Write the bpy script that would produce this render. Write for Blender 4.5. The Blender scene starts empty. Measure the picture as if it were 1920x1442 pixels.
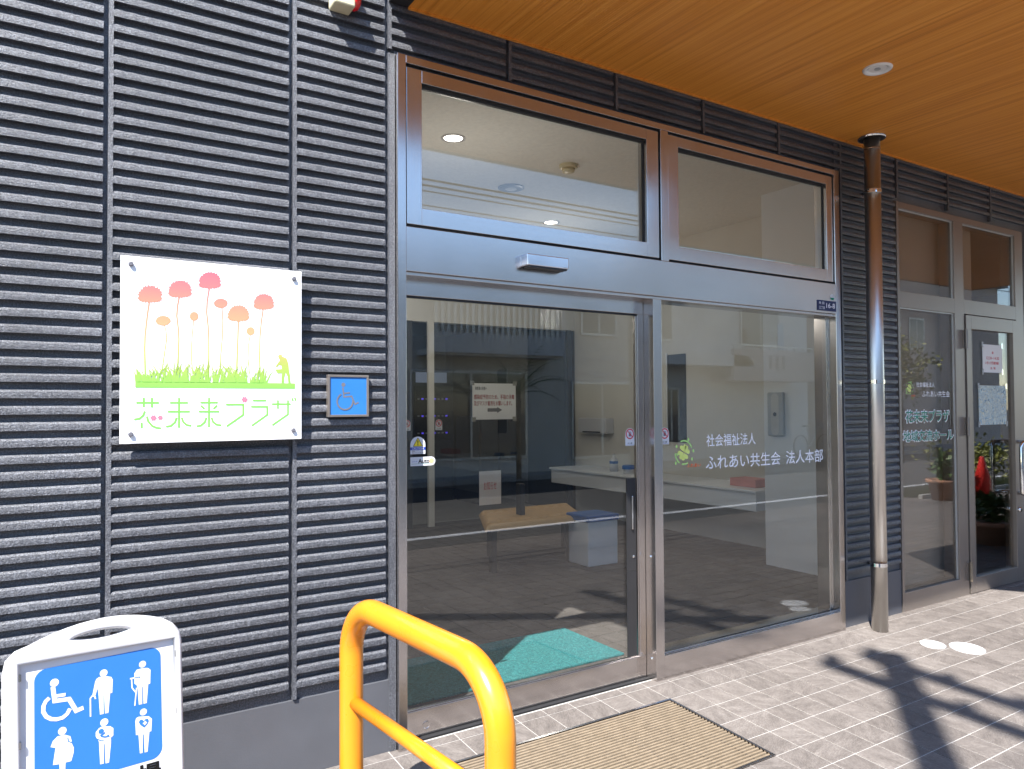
import bpy, bmesh, math, random
from mathutils import Vector, Matrix
random.seed(7)
R = math.radians
sc = bpy.context.scene
C = sc.collection

# ------------------------------------------------------------------ camera
CAM = Vector((-2.524, -2.840, 1.388)); YAW, PIT, ROL, FPX = 0.5607046, 0.0225038, -0.00589986, 1384.97
fw = Vector((math.sin(YAW)*math.cos(PIT), math.cos(YAW)*math.cos(PIT), math.sin(PIT)))
rt0 = Vector((math.cos(YAW), -math.sin(YAW), 0)); up0 = rt0.cross(fw)
rt = math.cos(ROL)*rt0 + math.sin(ROL)*up0; up = -math.sin(ROL)*rt0 + math.cos(ROL)*up0
cd = bpy.data.cameras.new('camera'); cam = bpy.data.objects.new('camera', cd); C.objects.link(cam)
cam.matrix_world = Matrix(((rt.x, up.x, -fw.x, CAM.x), (rt.y, up.y, -fw.y, CAM.y), (rt.z, up.z, -fw.z, CAM.z), (0, 0, 0, 1)))
cd.sensor_fit = 'HORIZONTAL'; cd.sensor_width = 36.0; cd.lens = 36.0*FPX/1920
cd.shift_y = (731.6-721.0)/1920; cd.clip_start = .05; cd.clip_end = 2000
sc.camera = cam

# ------------------------------------------------------------------ sky, sun, exposure
LDIR = Vector((.619, .486, -1.0)).normalized()
w = bpy.data.worlds.new('World'); sc.world = w; w.use_nodes = True
nt = w.node_tree; bg = nt.nodes['Background']
sky = nt.nodes.new('ShaderNodeTexSky'); sky.sky_type = 'NISHITA'; sky.sun_disc = False
sky.sun_elevation = math.asin(-LDIR.z); sky.sun_rotation = math.atan2(-LDIR.x, -LDIR.y) % (2*math.pi)
sky.air_density = 1.0; sky.dust_density = .15; sky.ozone_density = 2.5
nt.links.new(sky.outputs[0], bg.inputs[0]); bg.inputs[1].default_value = .14
sd = bpy.data.lights.new('sun', 'SUN'); sd.energy = 5.0; sd.angle = R(.53); sd.color = (1, .955, .89)
so = bpy.data.objects.new('sun', sd); C.objects.link(so); so.location = (-8, -6, 14)
so.rotation_euler = LDIR.to_track_quat('-Z', 'Y').to_euler()
vs = sc.view_settings; vs.view_transform = 'Standard'; vs.look = 'None'; vs.gamma = 1; vs.exposure = 1.6; vs.use_curve_mapping = False
sc.render.engine = 'CYCLES'; cy = sc.cycles
cy.use_denoising = True; cy.max_bounces = 10; cy.diffuse_bounces = 4; cy.glossy_bounces = 5; cy.transparent_max_bounces = 24
cy.sample_clamp_indirect = 8; cy.caustics_reflective = False; cy.caustics_refractive = False

# ------------------------------------------------------------------ node helpers / materials
def newmat(name):
    m = bpy.data.materials.new(name); m.use_nodes = True
    return m, m.node_tree, m.node_tree.nodes['Principled BSDF']
def nd(t, typ, **k):
    n = t.nodes.new(typ)
    for a, b in k.items(): setattr(n, a, b)
    return n
def val(t, sock, v):
    if hasattr(v, 'is_output'): t.links.new(v, sock)
    else: sock.default_value = v
def math_(t, op, a, b=0.0, c=None):
    n = nd(t, 'ShaderNodeMath', operation=op); val(t, n.inputs[0], a); val(t, n.inputs[1], b)
    if c is not None: val(t, n.inputs[2], c)
    return n.outputs[0]
def noise(t, vec, scale, detail=3, rough=.55):
    n = nd(t, 'ShaderNodeTexNoise'); t.links.new(vec, n.inputs['Vector'])
    n.inputs['Scale'].default_value = scale; n.inputs['Detail'].default_value = detail; n.inputs['Roughness'].default_value = rough
    return n.outputs['Fac']
def mapped(t, vec, scale=(1, 1, 1), rot=(0, 0, 0)):
    n = nd(t, 'ShaderNodeMapping'); t.links.new(vec, n.inputs['Vector'])
    n.inputs['Scale'].default_value = scale; n.inputs['Rotation'].default_value = rot
    return n.outputs[0]
def ramp(t, fac, stops):
    n = nd(t, 'ShaderNodeValToRGB'); t.links.new(fac, n.inputs[0]); e = n.color_ramp.elements
    while len(e) < len(stops): e.new(.5)
    for q, (p, c) in zip(e, stops): q.position = p; q.color = (*c, 1)
    return n.outputs[0]
def pos(t): return nd(t, 'ShaderNodeNewGeometry').outputs['Position']
def obc(t): return nd(t, 'ShaderNodeTexCoord').outputs['Object']
def bump(t, b, h, dist, strength=1.0):
    n = nd(t, 'ShaderNodeBump'); t.links.new(h, n.inputs['Height']); n.inputs['Distance'].default_value = dist
    n.inputs['Strength'].default_value = strength; t.links.new(n.outputs[0], b.inputs['Normal']); return n
def plain(name, col, rough=.6, metal=0.0, var=.08, vscale=6, bscale=0, bdist=.0005, coat=0, spec=.5):
    m, t, b = newmat(name); p = pos(t)
    f = noise(t, p, vscale, 4)
    c0 = tuple(max(0, x*(1-var)) for x in col); c1 = tuple(min(1, x*(1+var)) for x in col)
    t.links.new(ramp(t, f, [(.3, c0), (.7, c1)]), b.inputs['Base Color'])
    b.inputs['Metallic'].default_value = metal; b.inputs['Specular IOR Level'].default_value = spec
    val(t, b.inputs['Roughness'], math_(t, 'MULTIPLY_ADD', f, .12, rough-.06))
    b.inputs['Coat Weight'].default_value = coat; b.inputs['Coat Roughness'].default_value = .06
    if bscale: bump(t, b, noise(t, p, bscale, 3), bdist)
    return m
def emit(name, col, s):
    m, t, b = newmat(name); b.inputs['Base Color'].default_value = (*col, 1)
    b.inputs['Emission Color'].default_value = (*col, 1); b.inputs['Emission Strength'].default_value = s
    return m
M = {}
def mk_siding(name, c0, c1, c2, dist):
    m, t, b = newmat(name); p = pos(t)
    f = noise(t, p, 190, 4, .75); g = noise(t, p, 2.2, 4)
    s = math_(t, 'MULTIPLY_ADD', g, .25, math_(t, 'ADD', f, -.125))
    t.links.new(ramp(t, s, [(.34, c0), (.5, c1), (.66, c2)]), b.inputs['Base Color'])
    b.inputs['Roughness'].default_value = .42; b.inputs['Specular IOR Level'].default_value = .8
    bump(t, b, noise(t, p, 210, 3, .7), dist, 1)
    return m
M['siding'] = mk_siding('siding_stucco', (.020, .0215, .027), (.062, .066, .079), (.165, .173, .198), .0036)
M['plinth'] = plain('plinth_paint', (0.08395, 0.0876, 0.1007), .45, 0, .07, 5, 180, .0004)
def mk_steel(name, col, r, vertical, metal=1.0):
    m, t, b = newmat(name); p = pos(t)
    f = noise(t, mapped(t, p, (420, 420, 1.5) if vertical else (1.5, 420, 420)), 1, 2)
    g = noise(t, p, 3, 4)
    t.links.new(ramp(t, g, [(.3, tuple(x*.9 for x in col)), (.7, col)]), b.inputs['Base Color'])
    b.inputs['Metallic'].default_value = metal
    val(t, b.inputs['Roughness'], math_(t, 'MULTIPLY_ADD', g, .1, math_(t, 'MULTIPLY_ADD', f, .12, r-.1)))
    return m
M['steel_v'] = mk_steel('brushed_steel_upright', (.60, .565, .55), .20, True)
M['steel_h'] = mk_steel('brushed_steel_rail', (.60, .565, .55), .20, False)
M['pipe'] = mk_steel('downpipe_steel', (.60, .575, .545), .34, True)
M['bronze'] = plain('bronze_anodised', (.27, .235, .21), .36, .65, .06, 3)
M['chrome'] = plain('chrome', (.75, .75, .75), .07, 1.0, .03)
M['seal'] = plain('black_seal', (.015, .015, .016), .6)
def mk_glass(name, f0, tint):
    m = bpy.data.materials.new(name); m.use_nodes = True; t = m.node_tree; t.nodes.clear()
    out = nd(t, 'ShaderNodeOutputMaterial'); geo = nd(t, 'ShaderNodeNewGeometry')
    dot = nd(t, 'ShaderNodeVectorMath', operation='DOT_PRODUCT')
    t.links.new(geo.outputs['Normal'], dot.inputs[0]); t.links.new(geo.outputs['Incoming'], dot.inputs[1])
    c = math_(t, 'ABSOLUTE', dot.outputs['Value']); k = math_(t, 'POWER', math_(t, 'SUBTRACT', 1.0, c), 5.0)
    F = math_(t, 'MULTIPLY_ADD', k, 1-f0, f0)
    tr = nd(t, 'ShaderNodeBsdfTransparent'); tr.inputs[0].default_value = (*tint, 1)
    gl = nd(t, 'ShaderNodeBsdfGlossy'); gl.inputs['Roughness'].default_value = 0.0; gl.inputs[0].default_value = (1, 1, 1, 1)
    mx = nd(t, 'ShaderNodeMixShader'); t.links.new(F, mx.inputs[0]); t.links.new(tr.outputs[0], mx.inputs[1]); t.links.new(gl.outputs[0], mx.inputs[2])
    t.links.new(mx.outputs[0], out.inputs[0]); return m
M['glass'] = mk_glass('clear_glass', .06, (.955, .965, .96))
M['glass_b'] = mk_glass('bronze_glass', .065, (.8, .77, .73))
def mk_soffit():
    m, t, b = newmat('woodgrain_soffit'); p = pos(t)
    f = noise(t, mapped(t, p, (38, .55, 1)), 1, 6, .62)
    g = noise(t, mapped(t, p, (230, 1.6, 1)), 1, 3, .6)
    s = math_(t, 'MULTIPLY_ADD', g, .35, math_(t, 'MULTIPLY', f, .7))
    t.links.new(ramp(t, s, [(.33, (.50, .172, .020)), (.5, (.72, .272, .036)), (.68, (.86, .375, .068))]), b.inputs['Base Color'])
    b.inputs['Roughness'].default_value = .42
    wv = nd(t, 'ShaderNodeTexWave'); wv.inputs['Scale'].default_value = 26; wv.bands_direction = 'X'; t.links.new(p, wv.inputs['Vector'])
    bump(t, b, wv.outputs['Fac'], .0006, .6); return m
M['soffit'] = mk_soffit()
def mk_tile(name, tx, ty, oy, base, lo, hi):
    m, t, b = newmat(name); p = pos(t)
    sp = nd(t, 'ShaderNodeSeparateXYZ'); t.links.new(p, sp.inputs[0])
    ix = math_(t, 'FLOOR', math_(t, 'DIVIDE', sp.outputs[0], tx)); iy = math_(t, 'FLOOR', math_(t, 'DIVIDE', math_(t, 'ADD', sp.outputs[1], oy), ty))
    cb = nd(t, 'ShaderNodeCombineXYZ'); t.links.new(ix, cb.inputs[0]); t.links.new(iy, cb.inputs[1])
    wn = nd(t, 'ShaderNodeTexWhiteNoise'); t.links.new(cb.outputs[0], wn.inputs['Vector'])
    rot = nd(t, 'ShaderNodeVectorRotate', rotation_type='Z_AXIS'); t.links.new(p, rot.inputs['Vector'])
    val(t, rot.inputs['Angle'], math_(t, 'MULTIPLY', wn.outputs['Value'], 3.14))
    f = noise(t, mapped(t, rot.outputs[0], (330, 70, 60)), 1, 4, .7)
    g = noise(t, mapped(t, rot.outputs[0], (26, 9, 9)), 1, 3, .6); h = noise(t, p, .9, 4)
    s = math_(t, 'ADD', math_(t, 'MULTIPLY_ADD', f, .55, math_(t, 'MULTIPLY', g, .3)), math_(t, 'MULTIPLY_ADD', h, .22, math_(t, 'MULTIPLY_ADD', wn.outputs['Value'], .05, -.065)))
    t.links.new(ramp(t, s, [(.36, lo), (.52, base), (.68, hi)]), b.inputs['Base Color'])
    b.inputs['Roughness'].default_value = .62; b.inputs['Specular IOR Level'].default_value = .35
    bump(t, b, f, .0007, .7); return m
TX, TY, YO = .15, .1522, .0691
M['tile'] = mk_tile('paving_tile', TX, TY, YO, (.150, .133, .123), (.078, .068, .063), (.245, .223, .208))
M['tile_i'] = mk_tile('lobby_tile', TX, TX, -.1, (.105, .093, .087), (.062, .054, .05), (.165, .15, .143))
M['grout'] = plain('pale_grout', (.36, .345, .33), .85, 0, .12, 3, 200, .0004)
M['grout_i'] = plain('lobby_grout', (.27, .26, .25), .85, 0, .1, 3)
M['asphalt'] = plain('asphalt', (.055, .055, .057), .85, 0, .25, 30, 120, .003)
M['concrete'] = plain('concrete', (.36, .35, .33), .85, 0, .15, 3, 60, .001)
M['kerb_dark'] = plain('dark_gutter', (.06, .06, .062), .8)
M['black'] = plain('black_metal', (.018, .018, .02), .5)
M['dark'] = plain('pit_shade', (.012, .011, .01), .9)
M['slat'] = plain('grate_bronze_slat', (.235, .185, .13), .5, .15, .15, 30)
M['yellow'] = plain('yellow_paint', (.69, .235, .010), .28, 0, .04, 4, 0, 0, .35)
M['white'] = plain('white_plastic', (.56, .565, .58), .38, 0, .03, 3)
M['acryl'] = plain('white_acrylic', (.86, .865, .87), .22, 0, .01, 3, coat=.4)
M['paper'] = plain('white_paper', (.78, .78, .77), .8, 0, .02, 5)
M['wall_i'] = plain('interior_wallpaper', (.64, .62, .57), .85, 0, .04, 2, 150, .0005)
M['ceil_i'] = plain('ceiling_board', (.80, .78, .73), .9, 0, .06, 40, 120, .0012)
M['white_i'] = plain('white_laminate', (.76, .78, .80), .4, 0, .03, 2)
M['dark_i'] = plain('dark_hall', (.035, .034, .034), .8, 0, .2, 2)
M['navy'] = plain('navy_cabinet', (.03, .034, .05), .6, 0, .2, 2)
M['tan'] = plain('tan_vinyl', (.5, .31, .13), .45, 0, .08, 12)
M['blue_lid'] = plain('blue_plastic', (.03, .12, .38), .4)
M['grey_p'] = plain('grey_plastic', (.4, .42, .44), .4)
M['pinkbox'] = plain('pink_carton', (.6, .25, .22), .6)
def mk_mat():
    m, t, b = newmat('teal_loop_mat'); p = pos(t)
    f = noise(t, p, 260, 3, .7); g = noise(t, p, 60, 3)
    s = math_(t, 'MULTIPLY_ADD', f, .75, math_(t, 'MULTIPLY', g, .25))
    t.links.new(ramp(t, s, [(.36, (.006, .06, .068)), (.5, (.022, .20, .215)), (.66, (.09, .40, .41))]), b.inputs['Base Color'])
    b.inputs['Roughness'].default_value = .9; bump(t, b, f, .006, 1); return m
M['mat'] = mk_mat()
def flat(name, col, rough=.45):
    return plain(name, col, rough, 0, .03, 8)
M['p_blue'] = flat('sign_blue', (0.024, 0.152, 0.496)); M['p_blue2'] = flat('plate_blue', (0.024, 0.16, 0.464))
M['p_white'] = flat('print_white', (.64, .65, .68)); M['p_black'] = flat('print_black', (.012, .012, .013))
M['p_grey'] = flat('print_grey', (.13, .13, .15)); M['p_red'] = flat('print_red', (.55, .02, .03)); M['p_dkred'] = flat('print_dark_red', (.30, .015, .02))
M['p_green'] = flat('print_green', (.0, .22, .13)); M['p_lime'] = flat('print_lime', (.18, .54, .09)); M['p_pink'] = flat('print_pink', (.66, .17, .24))
M['p_clover'] = flat('print_clover', (.70, .78, .20)); M['p_leaf'] = flat('print_leaf_green', (.42, .72, .20)); M['p_orange'] = flat('print_orange', (.85, .13, .015))
M['p_navy'] = flat('address_navy', (.008, .017, .085)); M['p_yel'] = flat('print_yellow', (.8, .62, .03)); M['p_lav'] = flat('vinyl_white', (.86, .86, .90))
M['p_bluetext'] = flat('print_blue', (.01, .05, .4)); M['p_peach'] = flat('print_peach', (.9, .45, .25))
M['tape'] = mk_glass('clear_tape', .35, (.6, .6, .58))
def mk_gradient(name, z0, z1, stops):
    m, t, b = newmat(name); sp = nd(t, 'ShaderNodeSeparateXYZ'); t.links.new(pos(t), sp.inputs[0])
    mr = nd(t, 'ShaderNodeMapRange'); t.links.new(sp.outputs[2], mr.inputs[0]); mr.inputs[1].default_value = z0; mr.inputs[2].default_value = z1
    t.links.new(ramp(t, mr.outputs[0], stops), b.inputs['Base Color']); b.inputs['Roughness'].default_value = .3; return m
M['bloom'] = mk_gradient('flower_print_gradient', 1.455, 1.87, [(0, (0.199, 0.525, 0.092)), (.22, (0.339, 0.407, 0.092)), (.45, (0.531, 0.341, 0.172)), (.66, (0.576, 0.262, 0.160)), (.84, (0.576, 0.177, 0.166)), (1, (0.576, 0.131, 0.166))])
def mk_art():
    m, t, b = newmat('pastel_drawing'); p = obc(t)
    n = nd(t, 'ShaderNodeTexNoise'); t.links.new(p, n.inputs['Vector']); n.inputs['Scale'].default_value = 9; n.inputs['Detail'].default_value = 2; n.inputs['Distortion'].default_value = 2.5
    f = math_(t, 'FRACT', math_(t, 'MULTIPLY', n.outputs['Fac'], 9.0))
    t.links.new(ramp(t, f, [(.05, (.05, .10, .14)), (.2, (.35, .52, .62)), (.55, (.62, .70, .66)), (.8, (.66, .60, .40)), (1, (.30, .48, .60))]), b.inputs['Base Color'])
    b.inputs['Roughness'].default_value = .8; return m
M['art'] = mk_art()
M['lamp'] = emit('lamp_glow', (1, .93, .82), 3.5); M['led'] = emit('blue_led', (.12, .08, 1), .25); M['vend'] = emit('lit_display', (.35, .42, .6), .06)
M['leaf'] = plain('leaf_green', (.06, .11, .025), .5, 0, .35, 9); M['leaf_y'] = plain('leaf_yellow_green', (.16, .17, .03), .5, 0, .35, 9)
M['bark'] = plain('bark', (.12, .085, .06), .9, 0, .3, 12, 40, .006)
M['terra'] = plain('terracotta', (.42, .22, .14), .8, 0, .12, 6, 60, .001)
M['cone'] = plain('cone_red', (.65, .03, .025), .4)
M['cream'] = plain('cream_render', (.70, .66, .58), .85, 0, .06, 1.5, 60, .002); M['pinkw'] = plain('pinkish_render', (.62, .51, .45), .85, 0, .07, 1.5, 60, .002)
M['offw'] = plain('off_white_render', (.76, .74, .70), .85, 0, .06, 1.5, 60, .002); M['brownw'] = plain('brown_tile_wall', (.26, .19, .14), .8, 0, .1, 2)
M['winglass'] = plain('window_dark', (.05, .06, .07), .08, 0, .1, 2, spec=.8); M['alu'] = plain('window_aluminium', (.55, .55, .54), .4, .6)
M['cable'] = plain('black_cable', (.02, .02, .02), .5); M['shirt'] = plain('pale_blue_cloth', (.4, .55, .65), .8)
M['cream_p'] = plain('cream_plastic', (.62, .56, .38), .4); M['redlamp'] = plain('red_lens', (.75, .01, .012), .15, coat=.5)

# ------------------------------------------------------------------ mesh helpers
class MB:
    def __init__(s): s.v = []; s.f = []
    def add(s, v, f):
        n = len(s.v); s.v += [tuple(x) for x in v]; s.f += [tuple(i+n for i in q) for q in f]; return s
    def box(s, x0, x1, y0, y1, z0, z1):
        return s.add([(x0, y0, z0), (x1, y0, z0), (x1, y1, z0), (x0, y1, z0), (x0, y0, z1), (x1, y0, z1), (x1, y1, z1), (x0, y1, z1)],
                     [(0, 3, 2, 1), (4, 5, 6, 7), (0, 1, 5, 4), (1, 2, 6, 5), (2, 3, 7, 6), (3, 0, 4, 7)])
    def prism(s, poly, y0, y1):          # poly in x,z (counter-clockwise seen from -y), extruded y0->y1
        n = len(poly); v = [(x, y0, z) for x, z in poly] + [(x, y1, z) for x, z in poly]
        return s.add(v, [tuple(range(n)), tuple(range(2*n-1, n-1, -1))] + [(i, i+n, (i+1) % n+n, (i+1) % n) for i in range(n)])
    def tube(s, pts, r, seg=12, cap=True):
        pts = [Vector(p) for p in pts]; rs = r if isinstance(r, (list, tuple)) else [r]*len(pts); v = []; f = []; ref = None
        for i, p in enumerate(pts):
            d = (pts[min(i+1, len(pts)-1)]-pts[max(i-1, 0)]).normalized()
            if ref is None: ref = Vector((0, 0, 1)) if abs(d.z) < .9 else Vector((1, 0, 0))
            a = (ref-d*ref.dot(d)).normalized(); ref = a; b = d.cross(a)
            for k in range(seg):
                t = 2*math.pi*k/seg; v.append(p+rs[i]*(math.cos(t)*a+math.sin(t)*b))
        for i in range(len(pts)-1):
            for k in range(seg): f.append((i*seg+k, i*seg+(k+1) % seg, (i+1)*seg+(k+1) % seg, (i+1)*seg+k))
        if cap: f += [tuple(range(seg-1, -1, -1)), tuple(range((len(pts)-1)*seg, len(pts)*seg))]
        return s.add(v, f)
    def lathe(s, prof, c=(0, 0, 0), seg=32, capb=True, capt=True):
        v = []; f = []; n = len(prof)
        for r, z in prof:
            for k in range(seg): t = 2*math.pi*k/seg; v.append((c[0]+r*math.cos(t), c[1]+r*math.sin(t), c[2]+z))
        for i in range(n-1):
            for k in range(seg): f.append((i*seg+k, i*seg+(k+1) % seg, (i+1)*seg+(k+1) % seg, (i+1)*seg+k))
        if capb: f.append(tuple(range(seg-1, -1, -1)))
        if capt: f.append(tuple(range((n-1)*seg, n*seg)))
        return s.add(v, f)
    def flat(s, poly, y): return s.add([(x, y, z) for x, z in poly], [tuple(range(len(poly)))])
    def ribbon(s, pts, wd, y):           # mitred stroke in the x,z plane
        P = [Vector(p) for p in pts]; L = []; Rr = []
        for i, p in enumerate(P):
            d0 = (P[i]-P[i-1]).normalized() if i else (P[1]-P[0]).normalized()
            d1 = (P[i+1]-P[i]).normalized() if i < len(P)-1 else d0
            n0 = Vector((-d0.y, d0.x)); n1 = Vector((-d1.y, d1.x)); m = (n0+n1).normalized(); k = wd/2/max(.35, m.dot(n0))
            L.append(p+m*k); Rr.append(p-m*k)
        n = len(P); v = [(q.x, y, q.y) for q in L]+[(q.x, y, q.y) for q in Rr]
        return s.add(v, [(n+i, n+i+1, i+1, i) for i in range(n-1)])
    def mesh(s, name):
        me = bpy.data.meshes.new(name); me.from_pydata(s.v, [], s.f); me.validate(); me.update(); return me
    def build(s, name, mat, parent=None, smooth=False, bevel=0, loc=None, fix=False):
        me = s.mesh(name)
        if fix:
            bm = bmesh.new(); bm.from_mesh(me); bmesh.ops.recalc_face_normals(bm, faces=bm.faces); bm.to_mesh(me); bm.free()
        return link(name, me, mat, parent, smooth, bevel, loc)
def link(name, me, mat, parent=None, smooth=False, bevel=0, loc=None):
    o = bpy.data.objects.new(name, me); C.objects.link(o)
    if mat is not None and not me.materials: me.materials.append(M[mat] if isinstance(mat, str) else mat)
    if smooth:
        for p in me.polygons: p.use_smooth = True
    if bevel:
        b = o.modifiers.new('bevel', 'BEVEL'); b.width = bevel; b.segments = 2; b.limit_method = 'ANGLE'
    if loc: o.location = loc
    if parent: attach(o, parent)
    return o
def attach(o, parent):
    o.parent = parent
    o.matrix_parent_inverse = (Matrix.Translation(parent.location) @ parent.rotation_euler.to_matrix().to_4x4()).inverted() if parent.type == 'EMPTY' else Matrix.Identity(4)
def tag(o, label=None, cat=None, group=None, kind=None):
    for k, v in (('label', label), ('category', cat), ('group', group), ('kind', kind)):
        if v: o[k] = v
    return o
def thing(name, label, cat, loc, group=None):
    o = bpy.data.objects.new(name, None); C.objects.link(o); o.location = loc; o.empty_display_size = .1
    return tag(o, label, cat, group)
def box(name, x0, x1, y0, y1, z0, z1, mat, parent=None, bevel=0): return MB().box(x0, x1, y0, y1, z0, z1).build(name, mat, parent, bevel=bevel)
def text(name, s, rect, y, mat, parent=None, offset=0.0, facing=-1, depth=.0004, res=3):
    """rect = (x0, x1, z0, z1) the lettering fills; it lies in a plane of constant y."""
    c = bpy.data.curves.new('lettering', 'FONT'); c.body = s; c.size = 1; c.bevel_depth = offset; c.bevel_resolution = 0; c.resolution_u = res
    o = bpy.data.objects.new('lettering', c); C.objects.link(o); bpy.context.view_layer.update()
    me = bpy.data.meshes.new_from_object(o.evaluated_get(bpy.context.evaluated_depsgraph_get()))
    bpy.data.objects.remove(o); bpy.data.curves.remove(c)
    xs = [v.co.x for v in me.vertices]; ys = [v.co.y for v in me.vertices]; x0, x1, z0, z1 = rect
    for v in me.vertices:
        a = (v.co.x-min(xs))/(max(xs)-min(xs)); b = (v.co.y-min(ys))/(max(ys)-min(ys))
        v.co = (x0+a*(x1-x0) if facing < 0 else x1-a*(x1-x0), y+facing*(v.co.z/offset*.00025 if offset else 0), z0+b*(z1-z0))
    me.materials.clear(); return link(name, me, mat, parent)
def arc(cx, cz, r, a0, a1, n=16, rz=None):
    return [(cx+r*math.cos(R(a0+(a1-a0)*i/n)), cz+(rz or r)*math.sin(R(a0+(a1-a0)*i/n))) for i in range(n+1)]
def disc(cx, cz, r, n=20, rz=None): return arc(cx, cz, r, 0, 360-360/n, n-1, rz)
def gz(x, y): return .0002814*x + .048*y if y < 0 else 0.0
SL = math.atan(.048)

# ================================================================== SETTING: ground, apron, road
MB().add([(-220, -220, -.27), (220, -220, -.27), (220, 120, -.27), (-220, 120, -.27)], [(0, 1, 2, 3)]).build('ground', 'asphalt')['kind'] = 'structure'
GX0, GX1, GY1, GY0 = -1.5, 0.0, -(YO+TY), -(YO+5*TY)
def slope_quad(b, x0, x1, y0, y1, dz): b.add([(x0, y0, gz(x0, y0)+dz), (x1, y0, gz(x1, y0)+dz), (x1, y1, gz(x1, y1)+dz), (x0, y1, gz(x0, y1)+dz)], [(0, 1, 2, 3)])
AY = -(YO+31*TY)
b = MB()
slope_quad(b, -9, GX0, AY, -.001, -.003); slope_quad(b, GX1, 15, AY, -.001, -.003)
slope_quad(b, GX0, GX1, AY, GY0, -.003); slope_quad(b, GX0, GX1, GY1, -.001, -.003)
pave = b.build('pavement', 'grout'); pave['kind'] = 'structure'
G = .0055
def tile_mesh(wx, wy, h=.0045, e=.0018):
    a, c = wx/2, wy/2
    return MB().add([(-a, -c, -h), (a, -c, -h), (a, c, -h), (-a, c, -h), (-a, -c, -e*.5), (a, -c, -e*.5), (a, c, -e*.5), (-a, c, -e*.5), (-a+e, -c+e, 0), (a-e, -c+e, 0), (a-e, c-e, 0), (-a+e, c-e, 0)],
                    [(4, 5, 9, 8), (5, 6, 10, 9), (6, 7, 11, 10), (7, 4, 8, 11), (8, 9, 10, 11), (0, 1, 5, 4), (1, 2, 6, 5), (2, 3, 7, 6), (3, 0, 4, 7)])
tm_full = tile_mesh(TX-G, TY-G); tm_edge = tile_mesh(TX-G, YO-.012-G)
me_full = tm_full.mesh('tile'); me_full.materials.append(M['tile']); me_edge = tm_edge.mesh('tile'); me_edge.materials.append(M['tile'])
cand = []; rest = MB()
for i in range(-60, 100):
    for j in range(-1, 31):
        cx = (i+.5)*TX
        yc = -(YO+(j+.5)*TY) if j >= 0 else -(YO+.012)/2
        if GX0 < cx < GX1 and GY0 < yc < GY1: continue
        P = Vector((cx, yc, gz(cx, yc))); d = P-CAM; z = d.dot(fw)
        vis = False
        if z > .3:
            u = 960+FPX*d.dot(rt)/z; v = 731.6-FPX*d.dot(up)/z
            vis = -20 < u < 1950 and v < 1475
            if vis and cx < -1.3 and yc > -.5 and u < 640: vis = False
        cand.append((not vis, d.length, cx, yc, j))
cand.sort(); nt_ = 0
for nv, dl, cx, yc, j in cand:
    h = random.uniform(0, .0006)
    if not nv and nt_ < 298:
        nt_ += 1
        o = bpy.data.objects.new('tile', me_edge if j < 0 else me_full); C.objects.link(o)
        o.location = (cx, yc, gz(cx, yc)-.0005+h); o.rotation_euler = (SL+random.uniform(-.002, .002), random.uniform(-.002, .002), 0); o.parent = pave
    else:
        src = tm_edge if j < 0 else tm_full
        rest.add([(x+cx, y+yc, z+gz(cx, yc)-.0005+y*.048+h) for x, y, z in src.v], src.f)
ro = rest.build('tile_field', 'tile', pave); ro['kind'] = 'stuff'
# drain slot, kerb and road paint along the street edge
box('kerb', -40, 40, AY-.14, AY-.005, -.30, -.226, 'kerb_dark', bevel=.01)['kind'] = 'structure'
box('road', -120, 120, -11.2, AY-.15, -.30, -.262, 'asphalt')['kind'] = 'structure'
box('road_marking', -60, 60, -5.62, -5.48, -.262, -.257, 'p_white')['kind'] = 'structure'
box('far_pavement', -60, 60, -12.6, -10.9, -.30, -.15, 'concrete', bevel=.01)['kind'] = 'structure'

# ================================================================== drainage grate
gr = thing('floor_grate', 'wide bronze slatted drainage grate sunk in the tiles before the sliding door', 'grate', ((GX0+GX1)/2, (GY0+GY1)/2, gz(-.7, -.5)))
def slope_box(name, x0, x1, y0, y1, t, dz, mat, parent):
    b = MB(); q = [(x0, y0), (x1, y0), (x1, y1), (x0, y1)]
    b.add([(x, y, gz(x, y)+dz-t) for x, y in q]+[(x, y, gz(x, y)+dz) for x, y in q], [(0, 3, 2, 1), (4, 5, 6, 7), (0, 1, 5, 4), (1, 2, 6, 5), (2, 3, 7, 6), (3, 0, 4, 7)])
    return b.build(name, mat, parent)
F_ = .012
slope_box('pit_floor', GX0, GX1, GY0, GY1, .01, -.05, 'dark', gr)  # near-black sheet stands for the darkness down in the pit
for q in ((GX0, GX1, GY1-F_, GY1), (GX0, GX1, GY0, GY0+F_)): slope_box('frame', *q, .05, .003, 'steel_h', gr)
for q in ((GX0, GX0+F_, GY0+F_, GY1-F_), (GX1-F_, GX1, GY0+F_, GY1-F_)): slope_box('frame', *q, .05, .003, 'steel_h', gr)
NS = 31; pt = (GY1-GY0-2*F_)/NS
for k in range(NS):
    y = GY0+F_+(k+.5)*pt
    slope_box('slat', GX0+F_+.004, GX1-F_-.004, y-pt*.23, y+pt*.23, .016, .001, 'slat', gr)
for k in range(9):
    x = GX0+.1+k*.163; slope_box('cross_bar', x-.004, x+.004, GY0+F_+.002, GY1-F_-.002, .006, -.0022, 'steel_h', gr)

# two white discs set in the paving
for (x, y, r, l) in ((1.878, -.452, .068, 'smaller white round disc set in the tiles, nearer the downpipe'), (1.996, -.585, .092, 'larger white round disc set in the tiles, further from the downpipe')):
    o = MB().lathe([(r, -.003), (r, .002), (r-.004, .004), (r*.5, .0045)], (0, 0, 0), 40).build('floor_disc', 'white', smooth=False)
    o.location = (x, y, gz(x, y)+.002); o.rotation_euler = (SL, 0, 0); tag(o, l, 'floor disc', 'white discs in the paving')

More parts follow.
